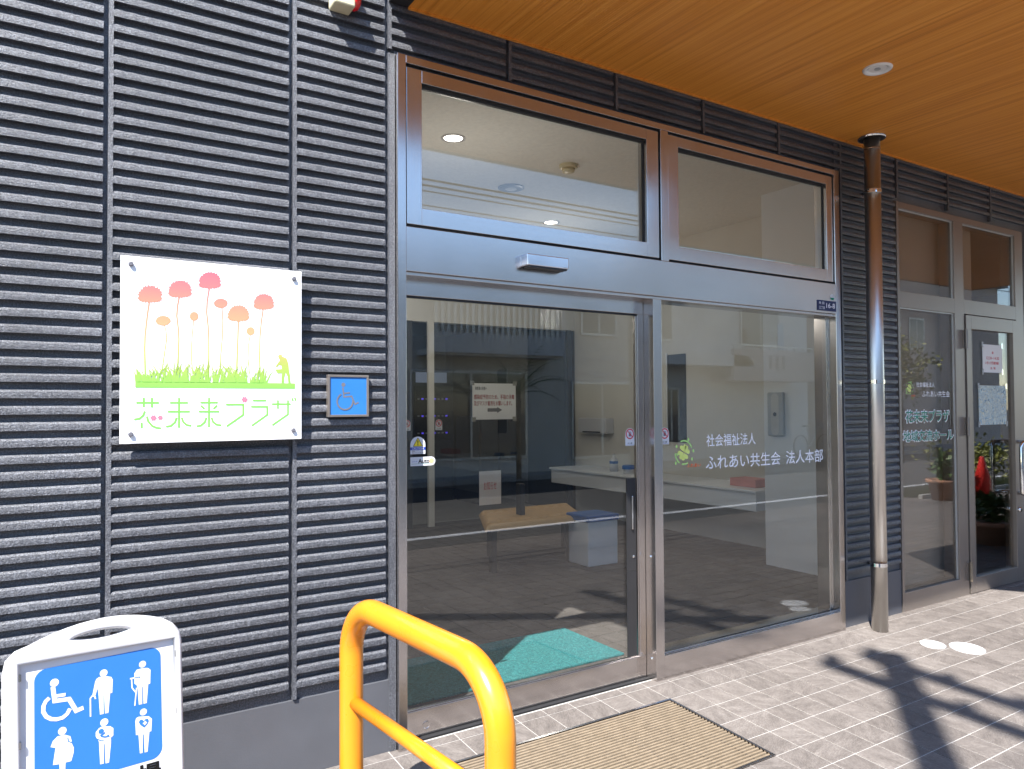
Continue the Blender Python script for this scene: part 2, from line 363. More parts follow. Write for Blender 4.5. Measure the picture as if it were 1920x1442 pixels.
# ================================================================== siding wall
wall = thing('siding_wall', 'dark grey rough ribbed siding wall around the two glazed entrances', 'wall', (0, .06, 0))
PITCH, ZB0, RH, RC, RD = .05205, .904, .0205, .0065, .023
b = MB()
b.box(-9, -1.3165, 0, .13, -.3, 5.2); b.box(1.6535, 2.322, 0, .13, -.3, 5.2); b.box(4.093, 9, 0, .13, -.3, 5.2)
b.box(-1.3165, 1.6535, 0, .13, 2.852, 5.2); b.box(2.322, 4.093, 0, .13, 2.768, 5.2)
b.build('backing', 'siding', wall)
rib_cache = {}
def rib_mesh(L):
    k = round(L, 4)
    if k not in rib_cache:
        n = max(1, int(L/.02)); v = []; f = []
        rnd = random.Random(int(k*1000))
        prof = [(0.0, 0.0), (-RD, 0.0), (-RD-.0006, RH*.5), (-RD, RH), (-RD+.0055, RH+RC), (0.0, RH+RC+.001)]
        for i in range(n+1):
            x = L*i/n; j = [rnd.uniform(-.0005, .0005) for _ in range(4)]
            for q, (y, z) in enumerate(prof):
                v.append((x, y+(j[0] if 0 < q < 5 else 0), z+(j[1] if q == 1 else j[2] if q in (3, 4) else 0)))
        m = len(prof)
        for i in range(n):
            for q in range(m-1): f.append((i*m+q, (i+1)*m+q, (i+1)*m+q+1, i*m+q+1))
        f += [tuple(range(m)), tuple(range((n+1)*m-1, n*m-1, -1))]
        me = MB().add(v, f).mesh('rib'); me.materials.append(M['siding']); rib_cache[k] = me
    return rib_cache[k]
def panel(x0, x1, k0, k1, zlo, zhi, strip=.015, gap=.015, lbl=None):
    st = MB().box(x0, x0+strip, -RD, -.0005, zlo, zhi).build('siding_panel', 'siding', wall)
    me = rib_mesh(x1-x0-strip-gap)
    for k in range(k0, k1):
        o = bpy.data.objects.new('rib', me); C.objects.link(o); o.location = (x0+strip, -.0002, ZB0+k*PITCH); o.parent = st
def far_panel(x0, x1, k0, k1, zlo, zhi, strip=.015, gap=.015):
    b = MB().box(x0, x0+strip, -RD, -.0005, zlo, zhi); L = x1-x0-strip-gap
    for k in range(k0, k1):
        z = ZB0+k*PITCH; p = [(-.0005, z), (-RD, z), (-RD, z+RH), (-RD+.0055, z+RH+RC), (-.0005, z+RH+RC)]
        b.add([(x0+strip, y, q) for y, q in p]+[(x1-gap, y, q) for y, q in p], [(i, i+5, i+6, i+1) for i in range(4)]+[(0, 1, 2, 3, 4), (9, 8, 7, 6, 5)])
    return b
panel(-2.980, -2.359, -11, 50, .29, 3.52); panel(-2.359, -1.738, -11, 50, .29, 3.52); panel(-1.738, -1.347, -11, 50, .29, 3.52)
fb = MB()
for x0 in (-6.08, -5.46, -4.84, -4.22, -3.60):
    q = far_panel(x0, x0+.62, -11, 50, .29, 3.52); fb.add(q.v, q.f)
for x0 in (4.21, 4.83, 5.45, 6.07):
    q = far_panel(x0, x0+.62, -11, 42, .29, 3.06); fb.add(q.v, q.f)
fo = fb.build('ribbing', 'siding', wall); fo['kind'] = 'stuff'
box('edge_trim', -1.347, -1.3185, -RD+.001, -.0005, .0, 2.852, 'siding', wall)
xs = [-1.347, -.761, -.132, .482, 1.109, 1.729]
for a, c in zip(xs, xs[1:]): panel(a, c, 38, 42, 2.87, 3.075)
box('ledge_trim', -1.318, 1.655, -.012, -.0005, 2.8535, 2.869, 'siding', wall)
panel(1.7, 2.318, -11, 42, .29, 3.075)
for a, c in ((2.328, 2.977), (2.977, 3.59), (3.59, 4.205)): panel(a, c, 37, 42, 2.79, 3.075)
box('edge_trim', 1.6575, 1.697, -.010, -.0005, .0, 3.075, 'siding', wall)
box('plinth', -9, -1.3185, -.013, -.0006, -.25, .283, 'plinth', wall); box('plinth', 1.656, 2.3195, -.012, -.0006, -.1, .283, 'plinth', wall); box('plinth', 4.095, 9, -.012, -.0006, -.25, .283, 'plinth', wall)

# ================================================================== canopy
can = thing('entrance_canopy', 'deep entrance canopy with orange wood-grain soffit and black edge', 'canopy', (1.5, -.7, 3.06))
CX0 = -1.345; D = 1.49
outer = [(CX0, -.022), (CX0, -D), (1.55, -D), (2.6, -2.75), (9, -2.75), (9, -.022)]  # unseen slanted right front, shaped to cast the shadow on the paving
inner = [(CX0+.085, -.0225), (CX0+.085, -D+.05), (1.53, -D+.05), (2.58, -2.70), (8.95, -2.70), (8.95, -.0225)]
n = len(outer)
b = MB().add([(x, y, 3.062) for x, y in outer]+[(x, y, 3.36) for x, y in outer]+[(x, y, 3.062) for x, y in inner],
             [(i, (i+1) % n, (i+1) % n+n, i+n) for i in range(n)]+[tuple(range(n, 2*n))]+[(i, i+2*n, (i+1) % n+2*n, (i+1) % n) for i in range(n)])
b.build('fascia', 'black', can, fix=True)
MB().add([(x, y, 3.0625) for x, y in inner]+[(x, y, 3.09) for x, y in inner], [tuple(range(n-1, -1, -1)), tuple(range(n, 2*n))]+[(i, i+n, (i+1) % n+n, (i+1) % n) for i in range(n)]).build('soffit', 'soffit', can, fix=True)
box('wall_trim', CX0+.086, 8.8, -.034, -.0225, 3.054, 3.0622, 'soffit', can)
dl = thing('soffit_downlight', 'round white unlit downlight recessed in the wood-grain soffit', 'downlight', (.965, -.727, 3.06))
MB().lathe([(.068, .004), (.070, .0), (.066, -.007), (.058, -.008), (.044, -.001), (.042, .003)], (.965, -.727, 3.0615), 40, False, False).build('trim_ring', 'acryl', dl, True)
MB().lathe([(.0435, .0008), (.03, .0009)], (.965, -.727, 3.0605), 32).build('reflector', 'acryl', dl)
MB().lathe([(.015, -.003), (.015, .001)], (.965, -.727, 3.0605), 24).build('lamp', 'grey_p', dl)

# ================================================================== main entrance frame
en = thing('steel_entrance_frame', 'brushed stainless steel frame of the main entrance with header and transoms', 'door frame', (.17, -.02, 0))
YF = -.045
def sb(name, x0, x1, z0, z1, y0=YF, y1=.10, v=False, parent=en, bev=.0015, mat=None):
    return box(name, x0, x1, y0, y1, z0, z1, mat or ('steel_v' if v else 'steel_h'), parent, bev)
sb('jamb', -1.316, -1.2785, -.02, 2.85, v=True); sb('jamb', 1.604, 1.6525, -.03, 2.85, v=True)
sb('head_rail', -1.2783, 1.6037, 2.8175, 2.849)
sb('header', -1.2783, 1.6037, 1.951, 2.1355); sb('header_lip', -1.2783, 1.6037, 1.936, 1.9505, -.030, .10)
sb('transom_post', .146, .1985, 2.136, 2.817, v=True)
sb('post', .083, .1395, -.02, 1.9355, v=True, y1=.028); sb('post_return', .1005, .1395, -.02, 1.9355, .0285, .10, v=True)
sb('sill', .1398, 1.6037, -.03, .1185)
sb('glazing_bead', .1398, 1.6037, .1187, .1235, -.02, -.006, mat='steel_h'); sb('gasket', .1398, 1.6037, .1187, .125, -.0055, .0005, mat='seal', bev=0)
sb('inner_jamb', 1.585, 1.6037, .119, 1.936, .015, .10, v=True)
for q in ((-1.2783, 1.6037, 2.1357, 2.1495), (-1.2783, 1.6037, 2.8065, 2.8172), (-1.2783, -1.272, 2.1497, 2.8063), (.1395, .1458, 2.1497, 2.8063), (.1988, .206, 2.1497, 2.8063), (1.5975, 1.6037, 2.1497, 2.8063)): sb('gap_backing', *q, -.022, .03, mat='seal', bev=0)  # black strips added behind the gaps so they stay dark
sb('track', -1.2783, .083, -.02, .003, .005, .10, mat='seal');  # track coloured black to stand for the shadowed gap under the leaf
def sash(x0, x1, ox0, ox1, lbl):
    t = thing('transom_window', lbl, 'window', ((x0+x1)/2, 0, 2.15), 'transom windows over the main entrance')
    z0, z1, oz0, oz1 = 2.150, 2.806, 2.222, 2.752; y = -.035
    sb('stile', x0, ox0, z0, z1, y, .03, True, t); sb('stile', ox1, x1, z0, z1, y, .03, True, t)
    sb('rail', ox0, ox1, z0, oz0, y, .03, False, t); sb('rail', ox0, ox1, oz1, z1, y, .03, False, t)
    bd = .012
    sb('gasket', ox0, ox1, oz1-bd, oz1-.0003, -.012, -.002, False, t, 0, 'seal'); sb('gasket', ox1-bd*.6, ox1-.0003, oz0, oz1-bd, -.012, -.002, False, t, 0, 'seal')
    box('pane', ox0-.005, ox1+.005, -.0015, .0065, oz0-.005, oz1+.005, 'glass', t)
sash(-1.2715, .1390, -1.202, .058, 'left transom window above the sliding door, showing a lit ceiling lamp')
sash(.2065, 1.597, .281, 1.538, 'right transom window above the fixed glass panel')
fp = thing('fixed_window', 'large fixed glass panel with white lettering beside the sliding door', 'window', (.87, 0, .12))
box('pane', .136, 1.606, -.0045, .0045, .115, 1.940, 'glass', fp)
# sliding leaf
lf = thing('sliding_door', 'stainless framed glass sliding door leaf with warning stickers', 'door', (-.6, .05, 0))
def lb(name, x0, x1, z0, z1, y0=.03, y1=.065, v=False, mat=None, bev=.0015): return sb(name, x0, x1, z0, z1, y0, y1, v, lf, bev, mat)
lb('rail', -1.33, .097, 1.862, 1.945); lb('rail', -1.33, .097, .006, .113); lb('stile', .043, .097, .1132, 1.8618, v=True); lb('stile', -1.33, -1.262, .1132, 1.8618, v=True)
lb('glazing_bead', -1.262, .043, .1133, .1175, .034, .043); lb('gasket', -1.262, .043, 1.853, 1.8618, .038, .0455, mat='seal', bev=0)
lb('edge_seal', .0355, .0428, .118, 1.8525, .036, .047, v=True)
box('pane', -1.266, .047, .0475, .0555, .109, 1.866, 'glass', lf)
h = box('recess_handle', -.030, .032, .0425, .0472, .55, 1.02, 'black', lf); box('grip', -.004, .004, .030, .0424, .76, .93, 'chrome', h, .002)
box('lower_plate', -.030, .032, .0425, .0472, .1185, .548, 'black', lf)
lk = MB().lathe([(.007, 0), (.007, .004), (.004, .005)], (0, 0, 0), 16).build('lock_cylinder', 'chrome', lf); lk.matrix_parent_inverse = Matrix.Identity(4); lk.location = (.61, -.0078, .62); lk.rotation_euler = (R(90), 0, 0)
# post screws
for z in (.62, .105):
    o = MB().lathe([(.008, 0), (.008, .003), (.005, .0045)], (0, 0, 0), 14).build('screw', 'chrome', en); o.matrix_parent_inverse = Matrix.Identity(4)
    o.location = (.083-.17, -.008+.02, z); o.rotation_euler = (0, R(-90), 0)
# round plug on the bottom rail
o = MB().lathe([(.017, 0), (.017, .0012), (.0145, .0018), (.013, .0006), (.004, .0006)], (0, 0, 0), 30).build('plug', 'steel_h', lf); o.matrix_parent_inverse = Matrix.Identity(4); o.location = (-1.16+.6, .0298-.05, .045); o.rotation_euler = (R(90), 0, 0)
# sensor on the header
se = thing('door_sensor', 'silver box motion sensor fixed to the steel header above the sliding door', 'sensor', (-.6, -.06, 2.03))
M['silver'] = plain('silver_plastic', (.72, .74, .80), .16, .85, .03); MB().prism([(-.715, 2.022), (-.487, 2.022), (-.487, 2.074), (-.715, 2.074)], -.098, -.0455).build('housing', 'silver', se, bevel=.004)
box('lens', -.705, -.497, -.096, -.05, 2.0145, 2.0218, 'black', se); text('lettering', 'Sensor', (-.512, -.494, 2.026, 2.030), -.0985, 'p_grey', se)
# address plate + green sticker
ap = thing('address_plate', 'small navy address plate reading 16-8 at the end of the steel header', 'plate', (1.5, -.05, 1.96))
box('plate', 1.418, 1.600, -.0485, -.0455, 1.964, 2.026, 'p_navy', ap)
text('lettering', '矢 田', (1.430, 1.482, 2.001, 2.018), -.049, 'p_lav', ap, .01); text('lettering', '三丁目', (1.432, 1.486, 1.972, 1.989), -.049, 'p_lav', ap, .01); text('lettering', '16-8', (1.502, 1.588, 1.981, 2.012), -.049, 'p_lav', ap, .012)
gs = thing('round_sticker', 'tiny white and green round sticker just above the navy address plate', 'sticker', (1.57, -.046, 2.03))
MB().flat(disc(1.566, 2.051, .021, 24, .018), -.0462).build('disc', 'p_white', gs); MB().flat(arc(1.566, 2.048, .019, 180, 360, 14, .014), -.0466).build('green_half', 'p_green', gs)

# ------------------------------------------------------------------ lettering on the fixed window
def clover(cx, cz, s, y, parent):
    g = MB(); lv = MB(); d = MB()
    for ang in (100, 28, 205, 285):
        a = R(ang); ex, ez = math.cos(a), math.sin(a); px, pz = -ez, ex; P = []
        for k in range(24):
            t = 2*math.pi*k/24; hx = .62*math.sin(t)**3; hz = .5*math.cos(t)-.20*math.cos(2*t)-.08*math.cos(3*t)-.03*math.cos(4*t)
            r0 = .5+hz*.72; P.append((cx+s*.80*(ex*r0+px*hx*.80), cz+s*.80*(ez*r0+pz*hx*.80)))
        lv.flat(P[::-1], y)
    lv.build('clover_leaf', 'p_clover', parent)
    for a0, a1, rr in ((112, 22, 1.0), (182, 238, 1.02), (255, 298, 1.0)): g.ribbon(arc(cx, cz, s*rr, a0, a1, 12), s*.13, y-.0003)
    for ang, rr in ((64, 1.22), (148, 1.0), (5, 1.12), (328, 1.12), (222, 1.3), (190, .78)):
        g.flat(disc(cx+s*rr*math.cos(R(ang)), cz+s*rr*math.sin(R(ang)), s*.11, 8, s*.14), y-.0006)
    g.build('leaf_ring', 'p_leaf', parent)
YL = -.0056
vl = thing('window_lettering', 'white vinyl lettering and green clover emblem on the fixed glass panel', 'lettering', (.9, -.005, 1.05))
text('first_line', '社会福祉法人', (.497, .895, 1.165, 1.232), YL, 'p_lav', vl, .010)
text('second_line', 'ふれあい共生会', (.490, 1.108, 1.040, 1.118), YL, 'p_lav', vl, .010); text('second_line', '法人本部', (1.158, 1.508, 1.040, 1.119), YL, 'p_lav', vl, .010)
clover(.328, 1.141, .062, YL, vl); text('emblem_text', 'ふれあい', (.348, .453, 1.060, 1.080), YL, 'p_orange', vl, .02)

def notouch(x0, x1, z0, z1, y, lbl, dim=False):
    t = thing('door_sticker', lbl, 'sticker', ((x0+x1)/2, y, z0), 'no-touch stickers on the entrance glass'); cx = (x0+x1)/2; r = (x1-x0)/2; cz = z1-r*1.02
    MB().flat([(x0, z0), (x1, z0)]+arc(cx, cz, r, 0, 180, 16), y).build('backing', 'p_white', t)
    rr = arc(cx, cz, r*.8, 0, 360, 24); MB().ribbon(rr, r*.2, y-.0004).build('red_ring', 'p_red', t)
    MB().ribbon([(cx-r*.52, cz+r*.52), (cx+r*.52, cz-r*.52)], r*.16, y-.0012).build('red_bar', 'p_red', t)
    hb = MB().flat([(cx-r*.3, cz-r*.4), (cx+r*.25, cz-r*.4), (cx+r*.3, cz+r*.1), (cx-r*.25, cz+r*.05)], y-.0007)
    for k in range(4): hb.ribbon([(cx-r*.2+k*r*.15, cz+r*.12), (cx-r*.22+k*r*.16, cz+r*(.36+.06*(1.5-abs(k-1.5))))], r*.09, y-.0007)
    hb.build('hand_mark', 'p_grey', t); text('lettering', '注 意', (cx-r*.55, cx+r*.55, z0+r*.28, z0+r*.52), y-.0004, 'p_black', t, .01)
    text('lettering', '手をふれないで', (cx-r*.85, cx+r*.85, z0+r*.08, z0+r*.2), y-.0004, 'p_bluetext', t)
notouch(-.030, .030, 1.186, 1.276, .0470, 'no-touch sticker at the right edge of the sliding door glass')
notouch(.160, .222, 1.188, 1.276, YL, 'no-touch sticker on the fixed glass panel beside the post')
YD = .0470
ct = thing('caution_sticker', 'arched white sticker with yellow warning triangle and blue caution band', 'sticker', (-1.19, YD, 1.19))
MB().flat([(-1.222, 1.189), (-1.152, 1.189), (-1.152, 1.228)]+arc(-1.187, 1.228, .035, 0, 180, 18)[1:-1]+[(-1.222, 1.228)], YD).build('backing', 'p_white', ct)
MB().flat([(-1.209, 1.222), (-1.165, 1.222), (-1.187, 1.258)], YD-.0004).build('triangle', 'p_yel', ct); MB().ribbon([(-1.209, 1.222), (-1.165, 1.222), (-1.187, 1.258), (-1.209, 1.222)], .002, YD-.0008).build('triangle_edge', 'p_black', ct)
text('lettering', '!', (-1.1895, -1.1845, 1.226, 1.248), YD-.0009, 'p_black', ct, .02); MB().flat([(-1.222, 1.206), (-1.152, 1.206), (-1.152, 1.218), (-1.222, 1.218)], YD-.0004).build('blue_band', 'p_bluetext', ct)
text('lettering', 'CAUTION', (-1.215, -1.160, 1.208, 1.216), YD-.0008, 'p_white', ct, .02); text('lettering', '自動ドアに注意', (-1.214, -1.16, 1.199, 1.2045), YD-.0004, 'p_black', ct); text('lettering', '走り込み危険', (-1.214, -1.16, 1.1915, 1.197), YD-.0004, 'p_black', ct)
at = thing('auto_sticker', 'white pill shaped sticker reading Auto under the caution sticker', 'sticker', (-1.16, YD, 1.137))
MB().flat([(-1.222, 1.138), (-1.124, 1.138)]+arc(-1.124, 1.157, .019, -90, 90, 14)[1:-1]+[(-1.124, 1.176), (-1.222, 1.176)], YD).build('backing', 'p_white', at)
text('lettering', 'Auto', (-1.186, -1.133, 1.149, 1.168), YD-.0004, 'p_black', at, .03); MB().flat(disc(-1.1225, 1.158, .011, 18), YD-.0004).build('orange_dot', 'p_peach', at)
text('lettering', 'DOOR', (-1.214, -1.19, 1.155, 1.159), YD-.0004, 'p_bluetext', at); MB().ribbon([(-1.217, 1.147), (-1.125, 1.1475)], .0012, YD-.0004).build('green_rule', 'p_green', at)
# taped A4 notice behind the leaf glass
pn = thing('taped_notice', 'white paper notice with red lines and a grey arrow taped to the inner glass door', 'notice', (2.1, 4.96, 1.2)); pn.location = (0, 0, 0); YP = .0572
MB().box(-.914, -.684, YP, YP+.0008, 1.331, 1.495).build('paper', 'paper', pn)
for x, z in ((-.926, 1.486), (-.700, 1.486), (-.918, 1.322), (-.702, 1.322)): MB().box(x, x+.022, YP-.0014, YP-.0010, z, z+.02).build('tape', 'tape', pn)
text('lettering', '来館者の皆様へ', (-.900, -.838, 1.464, 1.480), YP-.0006, 'p_black', pn, .012)
text('lettering', '感染症予防のため、手指の消毒', (-.906, -.692, 1.422, 1.445), YP-.0006, 'p_dkred', pn, .02); text('lettering', '及びマスク着用をお願いします。', (-.906, -.704, 1.393, 1.416), YP-.0006, 'p_dkred', pn, .02)
MB().flat([(-.836, 1.366), (-.785, 1.366), (-.785, 1.360), (-.758, 1.374), (-.785, 1.388), (-.785, 1.382), (-.836, 1.382)], YP-.0006).build('arrow', 'p_grey', pn)

for o in list(pn.children):      # the sheet hangs on the inner glass door, 4.96 m in
    for v in o.data.vertices:
        v.co = (-2.524+(v.co.x+2.524)*2.692, 4.962+(v.co.y-YP), 1.388+(v.co.z-1.388)*2.692)
# ================================================================== name sign
SY = -.062
sg = thing('name_sign', 'square white acrylic name sign with pink flowers, grass and green title', 'sign', (-2.05, -.05, 1.26))
SX0, SX1, SZ0, SZ1 = -2.322, -1.716, 1.272, 1.9035
def S(px, py):   # sign artwork grid -> metres on the panel
    a = (px-66)/(1224-66); zt = 42+(148-42)*a; zb = 1243+(1210-1243)*a; c = (py-zt)/(zb-zt)
    a2 = .884*a/(1-.116*a)
    return (SX0+a2*(SX1-SX0), SZ1-c*(SZ1-SZ0))
box('panel', SX0, SX1, SY, SY+.01, SZ0, SZ1, 'acryl', sg, .001)
YS = SY-.0006
def frill(cx, cz, x0, x1, y0, y1, dome=True):
    P = []; N = 72; rnd = random.Random(int(cx*13))
    for k in range(N):
        a = 2*math.pi*k/N; ca, sa = math.cos(a), math.sin(a); j = 1+(.05 if k % 3 else -.06)+rnd.uniform(-.045, .045)
        x = cx+(x1-x0)/2*ca*j
        y = cz-((y1-y0)*.62*sa if sa > 0 else (y1-y0)*.38*(abs(sa)**.45)*math.copysign(1, sa))*j if dome else cz-(y1-y0)/2*sa*(1+(j-1)*.5)
        P.append(S(x, y))
    return P
fl = MB(); k = 0
for cx, cz, x0, x1, y0, y1, dm in ((255, 304, 180, 332, 238, 345, 1), (447, 272, 373, 520, 205, 312, 1), (637, 216, 567, 708, 150, 255, 1), (707, 350, 662, 750, 320, 380, 0), (820, 426, 753, 887, 362, 465, 1), (982, 352, 918, 1047, 290, 390, 1), (339, 461, 292, 387, 430, 492, 0), (537, 433, 509, 565, 405, 461, 0), (898, 527, 872, 924, 501, 553, 0)):
    MB().flat(frill(cx, cz, x0, x1, y0, y1, dm), YS-.0002).build('flower_head', 'bloom', sg)
for q, wd in (([(250, 345), (240, 410), (232, 480), (224, 560), (222, 640), (228, 850)], .0052), ([(348, 490), (358, 530), (362, 580), (350, 660), (330, 800)], .0035), ([(442, 308), (430, 370), (426, 430), (436, 510), (440, 580), (436, 700), (430, 850)], .0052), ([(534, 460), (526, 540), (521, 620), (521, 700), (530, 800)], .0032), ([(633, 255), (620, 340), (617, 410), (626, 490), (631, 580), (632, 850)], .0052), ([(715, 380), (720, 460), (718, 560), (708, 680), (705, 800)], .0038), ([(820, 462), (817, 560), (813, 680), (808, 850)], .0055), ([(895, 553), (884, 620), (882, 700), (892, 800)], .0032), ([(978, 390), (966, 470), (958, 560), (955, 690), (962, 850)], .0048)):
    MB().ribbon([S(*p) for p in q], wd, YS).build('flower_stem', 'bloom', sg)
gb = MB(); rnd = random.Random(5)
gb.flat([S(163, 886), S(1182, 893), S(1182, 858), S(163, 848)], YS-.0004)
ci = 0
for i in range(230):
    x = rnd.uniform(165, 1000); hh = rnd.uniform(30, 150)*(1 if 260 < x < 900 else .75); ln = rnd.uniform(-.75, .75)*hh
    if x < 230: ln = -abs(ln)
    if x > 930: ln = abs(ln)
    wd = rnd.uniform(4, 8); y0 = 849+8*(x-163)/1019; ci += 1
    gb.add([(*(lambda q: (q[0], YS-.00045-.000004*ci, q[1]))(S(*p)),) for p in ((x-wd, y0), (x+wd, y0), (x+ln*.35+wd*.6, y0-hh*.55), (x+ln, y0-hh), (x+ln*.35-wd*.6, y0-hh*.55))], [(0, 1, 2, 3, 4)])
gb.build('grass_print', 'bloom', sg)
MB().flat([S(*p) for p in [(1068, 735), (1085, 712), (1078, 700), (1073, 685), (1083, 675), (1097, 677), (1100, 688), (1128, 700), (1140, 735), (1143, 770), (1150, 810), (1154, 856), (1139, 856), (1134, 815), (1122, 790), (1113, 825), (1112, 856), (1095, 856), (1095, 815), (1099, 795), (1068, 795), (1064, 778), (1050, 795), (1054, 788), (1062, 770), (1097, 768), (1095, 745), (1078, 742), (1066, 757), (1058, 752)]][::-1], YS-.0004).build('gardener_print', 'bloom', sg)
ttl = MB(); TW = .0066
for q in ([(170, 982), (315, 982)], [(218, 950), (218, 1010)], [(270, 950), (270, 1012)], [(226, 1035), (215, 1062), (192, 1082), (157, 1088)], [(205, 1108), (205, 1143)], [(239, 1068), (246, 1098), (272, 1128), (300, 1140), (328, 1143)],
          [(385, 982), (500, 982)], [(372, 1038), (512, 1038)], [(443, 950), (443, 1140)], [(428, 1075), (418, 1105), (392, 1128), (360, 1133)], [(460, 1075), (470, 1103), (493, 1122), (522, 1127)],
          [(578, 980), (690, 980)], [(568, 1037), (700, 1037)], [(634, 950), (634, 1137)], [(582, 1000), (605, 1020)], [(686, 998), (662, 1020)], [(618, 1075), (607, 1105), (582, 1126), (555, 1130)], [(650, 1075), (660, 1103), (683, 1120), (712, 1124)],
          [(742, 993), (852, 993), (852, 1058), (747, 1131)], [(913, 967), (998, 967)], [(902, 1007), (1005, 1007), (1005, 1058), (907, 1127)],
          [(1035, 990), (1155, 990)], [(1073, 965), (1073, 1020)], [(1137, 965), (1137, 1055), (1037, 1124)], [(1163, 952), (1169, 970)], [(1180, 950), (1187, 968)]):
    k += 1; ttl.ribbon([S(*p) for p in q], TW, YS-.0002-.00004*(k % 7))
ttl.build('title_lettering', 'p_lime', sg)
for x, y, r in ((280, 1077, 17), (323, 1075, 14), (860, 961, 19)):
    c0 = S(x, y); MB().flat([(c0[0]+r*.00052*(1+.18*math.cos(6*t))*math.cos(t), c0[1]+r*.00052*(1+.18*math.cos(6*t))*math.sin(t)) for t in [2*math.pi*i/36 for i in range(36)]], YS-.0007).build('pink_blossom', 'p_pink', sg)
for x, z in ((-2.292, 1.876), (-1.746, 1.874), (-1.748, 1.306), (-2.290, 1.304)):
    o = MB().lathe([(.008, -.045), (.008, .008), (.006, .0095)], (0, 0, 0), 20).build('standoff_bolt', 'p_grey', sg); o.matrix_parent_inverse = Matrix.Identity(4); o.location = (x+2.05, SY+.05, z-1.26); o.rotation_euler = (R(90), 0, 0)

# ------------------------------------------------------------------ small wheelchair plate
wp = thing('wheelchair_plate', 'small square blue wheelchair plate in a bronze frame on the ribbed wall', 'plate', (-1.53, -.03, 1.35))
WX0, WX1, WZ0, WZ1 = -1.607, -1.440, 1.352, 1.517; WY = -.040
for q in ((WX0, WX1, WZ0, WZ0+.009), (WX0, WX1, WZ1-.009, WZ1), (WX0, WX0+.009, WZ0+.009, WZ1-.009), (WX1-.009, WX1, WZ0+.009, WZ1-.009)): box('frame', q[0], q[1], WY, -.0185, q[2], q[3], 'bronze', wp, .0012)
box('plate', WX0+.009, WX1-.009, WY+.004, -.0185, WZ0+.009, WZ1-.009, 'p_blue2', wp)
def isa(cx, cz, s, wd, y, mat, parent, kx=1.0):
    g = lambda x, z: (cx+x*s*kx, cz+z*s)
    MB().flat(disc(*g(-.16, .80), wd*1.35, 20), y).build('wheelchair_symbol', mat, parent)
    MB().ribbon([g(-.20, .62), g(-.12, -.02), g(.42, .02), g(.66, -.52), g(.92, -.40)], wd, y).build('wheelchair_symbol', mat, parent)
    MB().ribbon([g(-.10, .22), g(.30, .26)], wd*.9, y-.0004).build('wheelchair_symbol', mat, parent)
    MB().ribbon([g(-.05+.55*math.cos(R(a)), -.33+.55*math.sin(R(a))) for a in range(118, 372, 12)], wd, y-.0008).build('wheelchair_symbol', mat, parent)
isa(-1.535, 1.432, .058, .0062, WY+.0036, 'p_grey', wp)

# ------------------------------------------------------------------ alarm box high on the wall
al = thing('alarm_lamp', 'cream wall box with a red lamp at the top edge of the picture', 'alarm', (-1.55, -.05, 2.96))
box('housing', -1.598, -1.515, -.098, -.0185, 2.956, 3.115, 'cream_p', al, .006)
o = MB().lathe([(.04, 0), (.04, .012), (.034, .024), (.018, .032), (.0, .034)], (0, 0, 0), 24, capt=False).build('red_lamp', 'redlamp', al, True); o.matrix_parent_inverse = Matrix.Identity(4); o.location = (-1.515+1.55, -.062+.05, .042); o.rotation_euler = (0, R(90), 0)

# ================================================================== downpipe
dp = thing('downpipe', 'tall round stainless downpipe between the two entrances', 'pipe', (1.853, -.145, 0)); PX, PY, PR = 1.842, -.150, .0475
shf = MB().lathe([(PR, -.012), (PR, 3.06)], (PX, PY, 0), 40).build('shaft', 'pipe', dp, False)
for p in shf.data.polygons:
    if len(p.vertices) == 4: p.use_smooth = True
clr = MB().lathe([(PR+.001, 3.0535), (.074, 3.0535)], (PX, PY, 0), 40, False, False).build('hole_shade_ring', 'black', dp)  # flat black ring stands for the dark hole around the pipe
MB().lathe([(.074, 3.053), (.080, 3.053), (.082, 3.0615)], (PX, PY, 0), 40, False, False).build('rim', 'chrome', clr, True)
MB().lathe([(PR+.0006, 2.985), (PR+.0016, 2.985), (PR+.0016, 2.989), (PR+.0006, 2.989)], (PX, PY, 0), 40, False, False).build('joint_ring', 'chrome', dp)
for z in (2.72, 1.53, .40):
    o = MB().lathe([(PR, -.011), (PR+.004, -.011), (PR+.004, .011), (PR, .011)], (PX, PY, z), 36, False, False).build('bracket_band', 'chrome', dp); box('bracket_arm', PX-.006, PX+.006, PY+PR, -.001, z-.009, z+.009, 'chrome', o)
    box('clamp_lug', PX+PR+.002, PX+PR+.018, PY-.012, PY+.012, z-.010, z+.010, 'chrome', o, .001)

# ================================================================== second entrance
e2 = thing('bronze_entrance_frame', 'bronze brown frame of the second entrance under the canopy', 'door frame', (3.2, 0, 0)); Y2 = -.02
def bb(name, x0, x1, z0, z1, y0=Y2, y1=.09, parent=e2, bev=.0015, mat='bronze'): return box(name, x0, x1, y0, y1, z0, z1, mat, parent, bev)
bb('jamb', 2.3225, 2.349, -.02, 2.766); bb('jamb', 3.966, 4.092, -.03, 2.766)
bb('head_rail', 2.3492, 3.9658, 2.7215, 2.765); bb('mullion', 3.05, 3.178, -.02, 2.7213)
bb('transom_rail', 2.3492, 3.0498, 2.048, 2.156); bb('transom_rail', 3.1782, 3.9658, 2.052, 2.158); bb('bottom_rail', 2.3492, 3.0498, -.02, .126)
for x0, x1, z0, z1 in ((2.349, 3.05, 2.156, 2.7215), (3.178, 3.966, 2.158, 2.7215), (2.349, 3.05, .126, 2.048)):
    bb('gasket', x0, x1, z1-.008, z1-.0003, -.009, -.001, bev=0, mat='alu'); bb('gasket', x1-.012, x1-.0003, z0, z1-.008, -.009, -.001, bev=0, mat='alu')
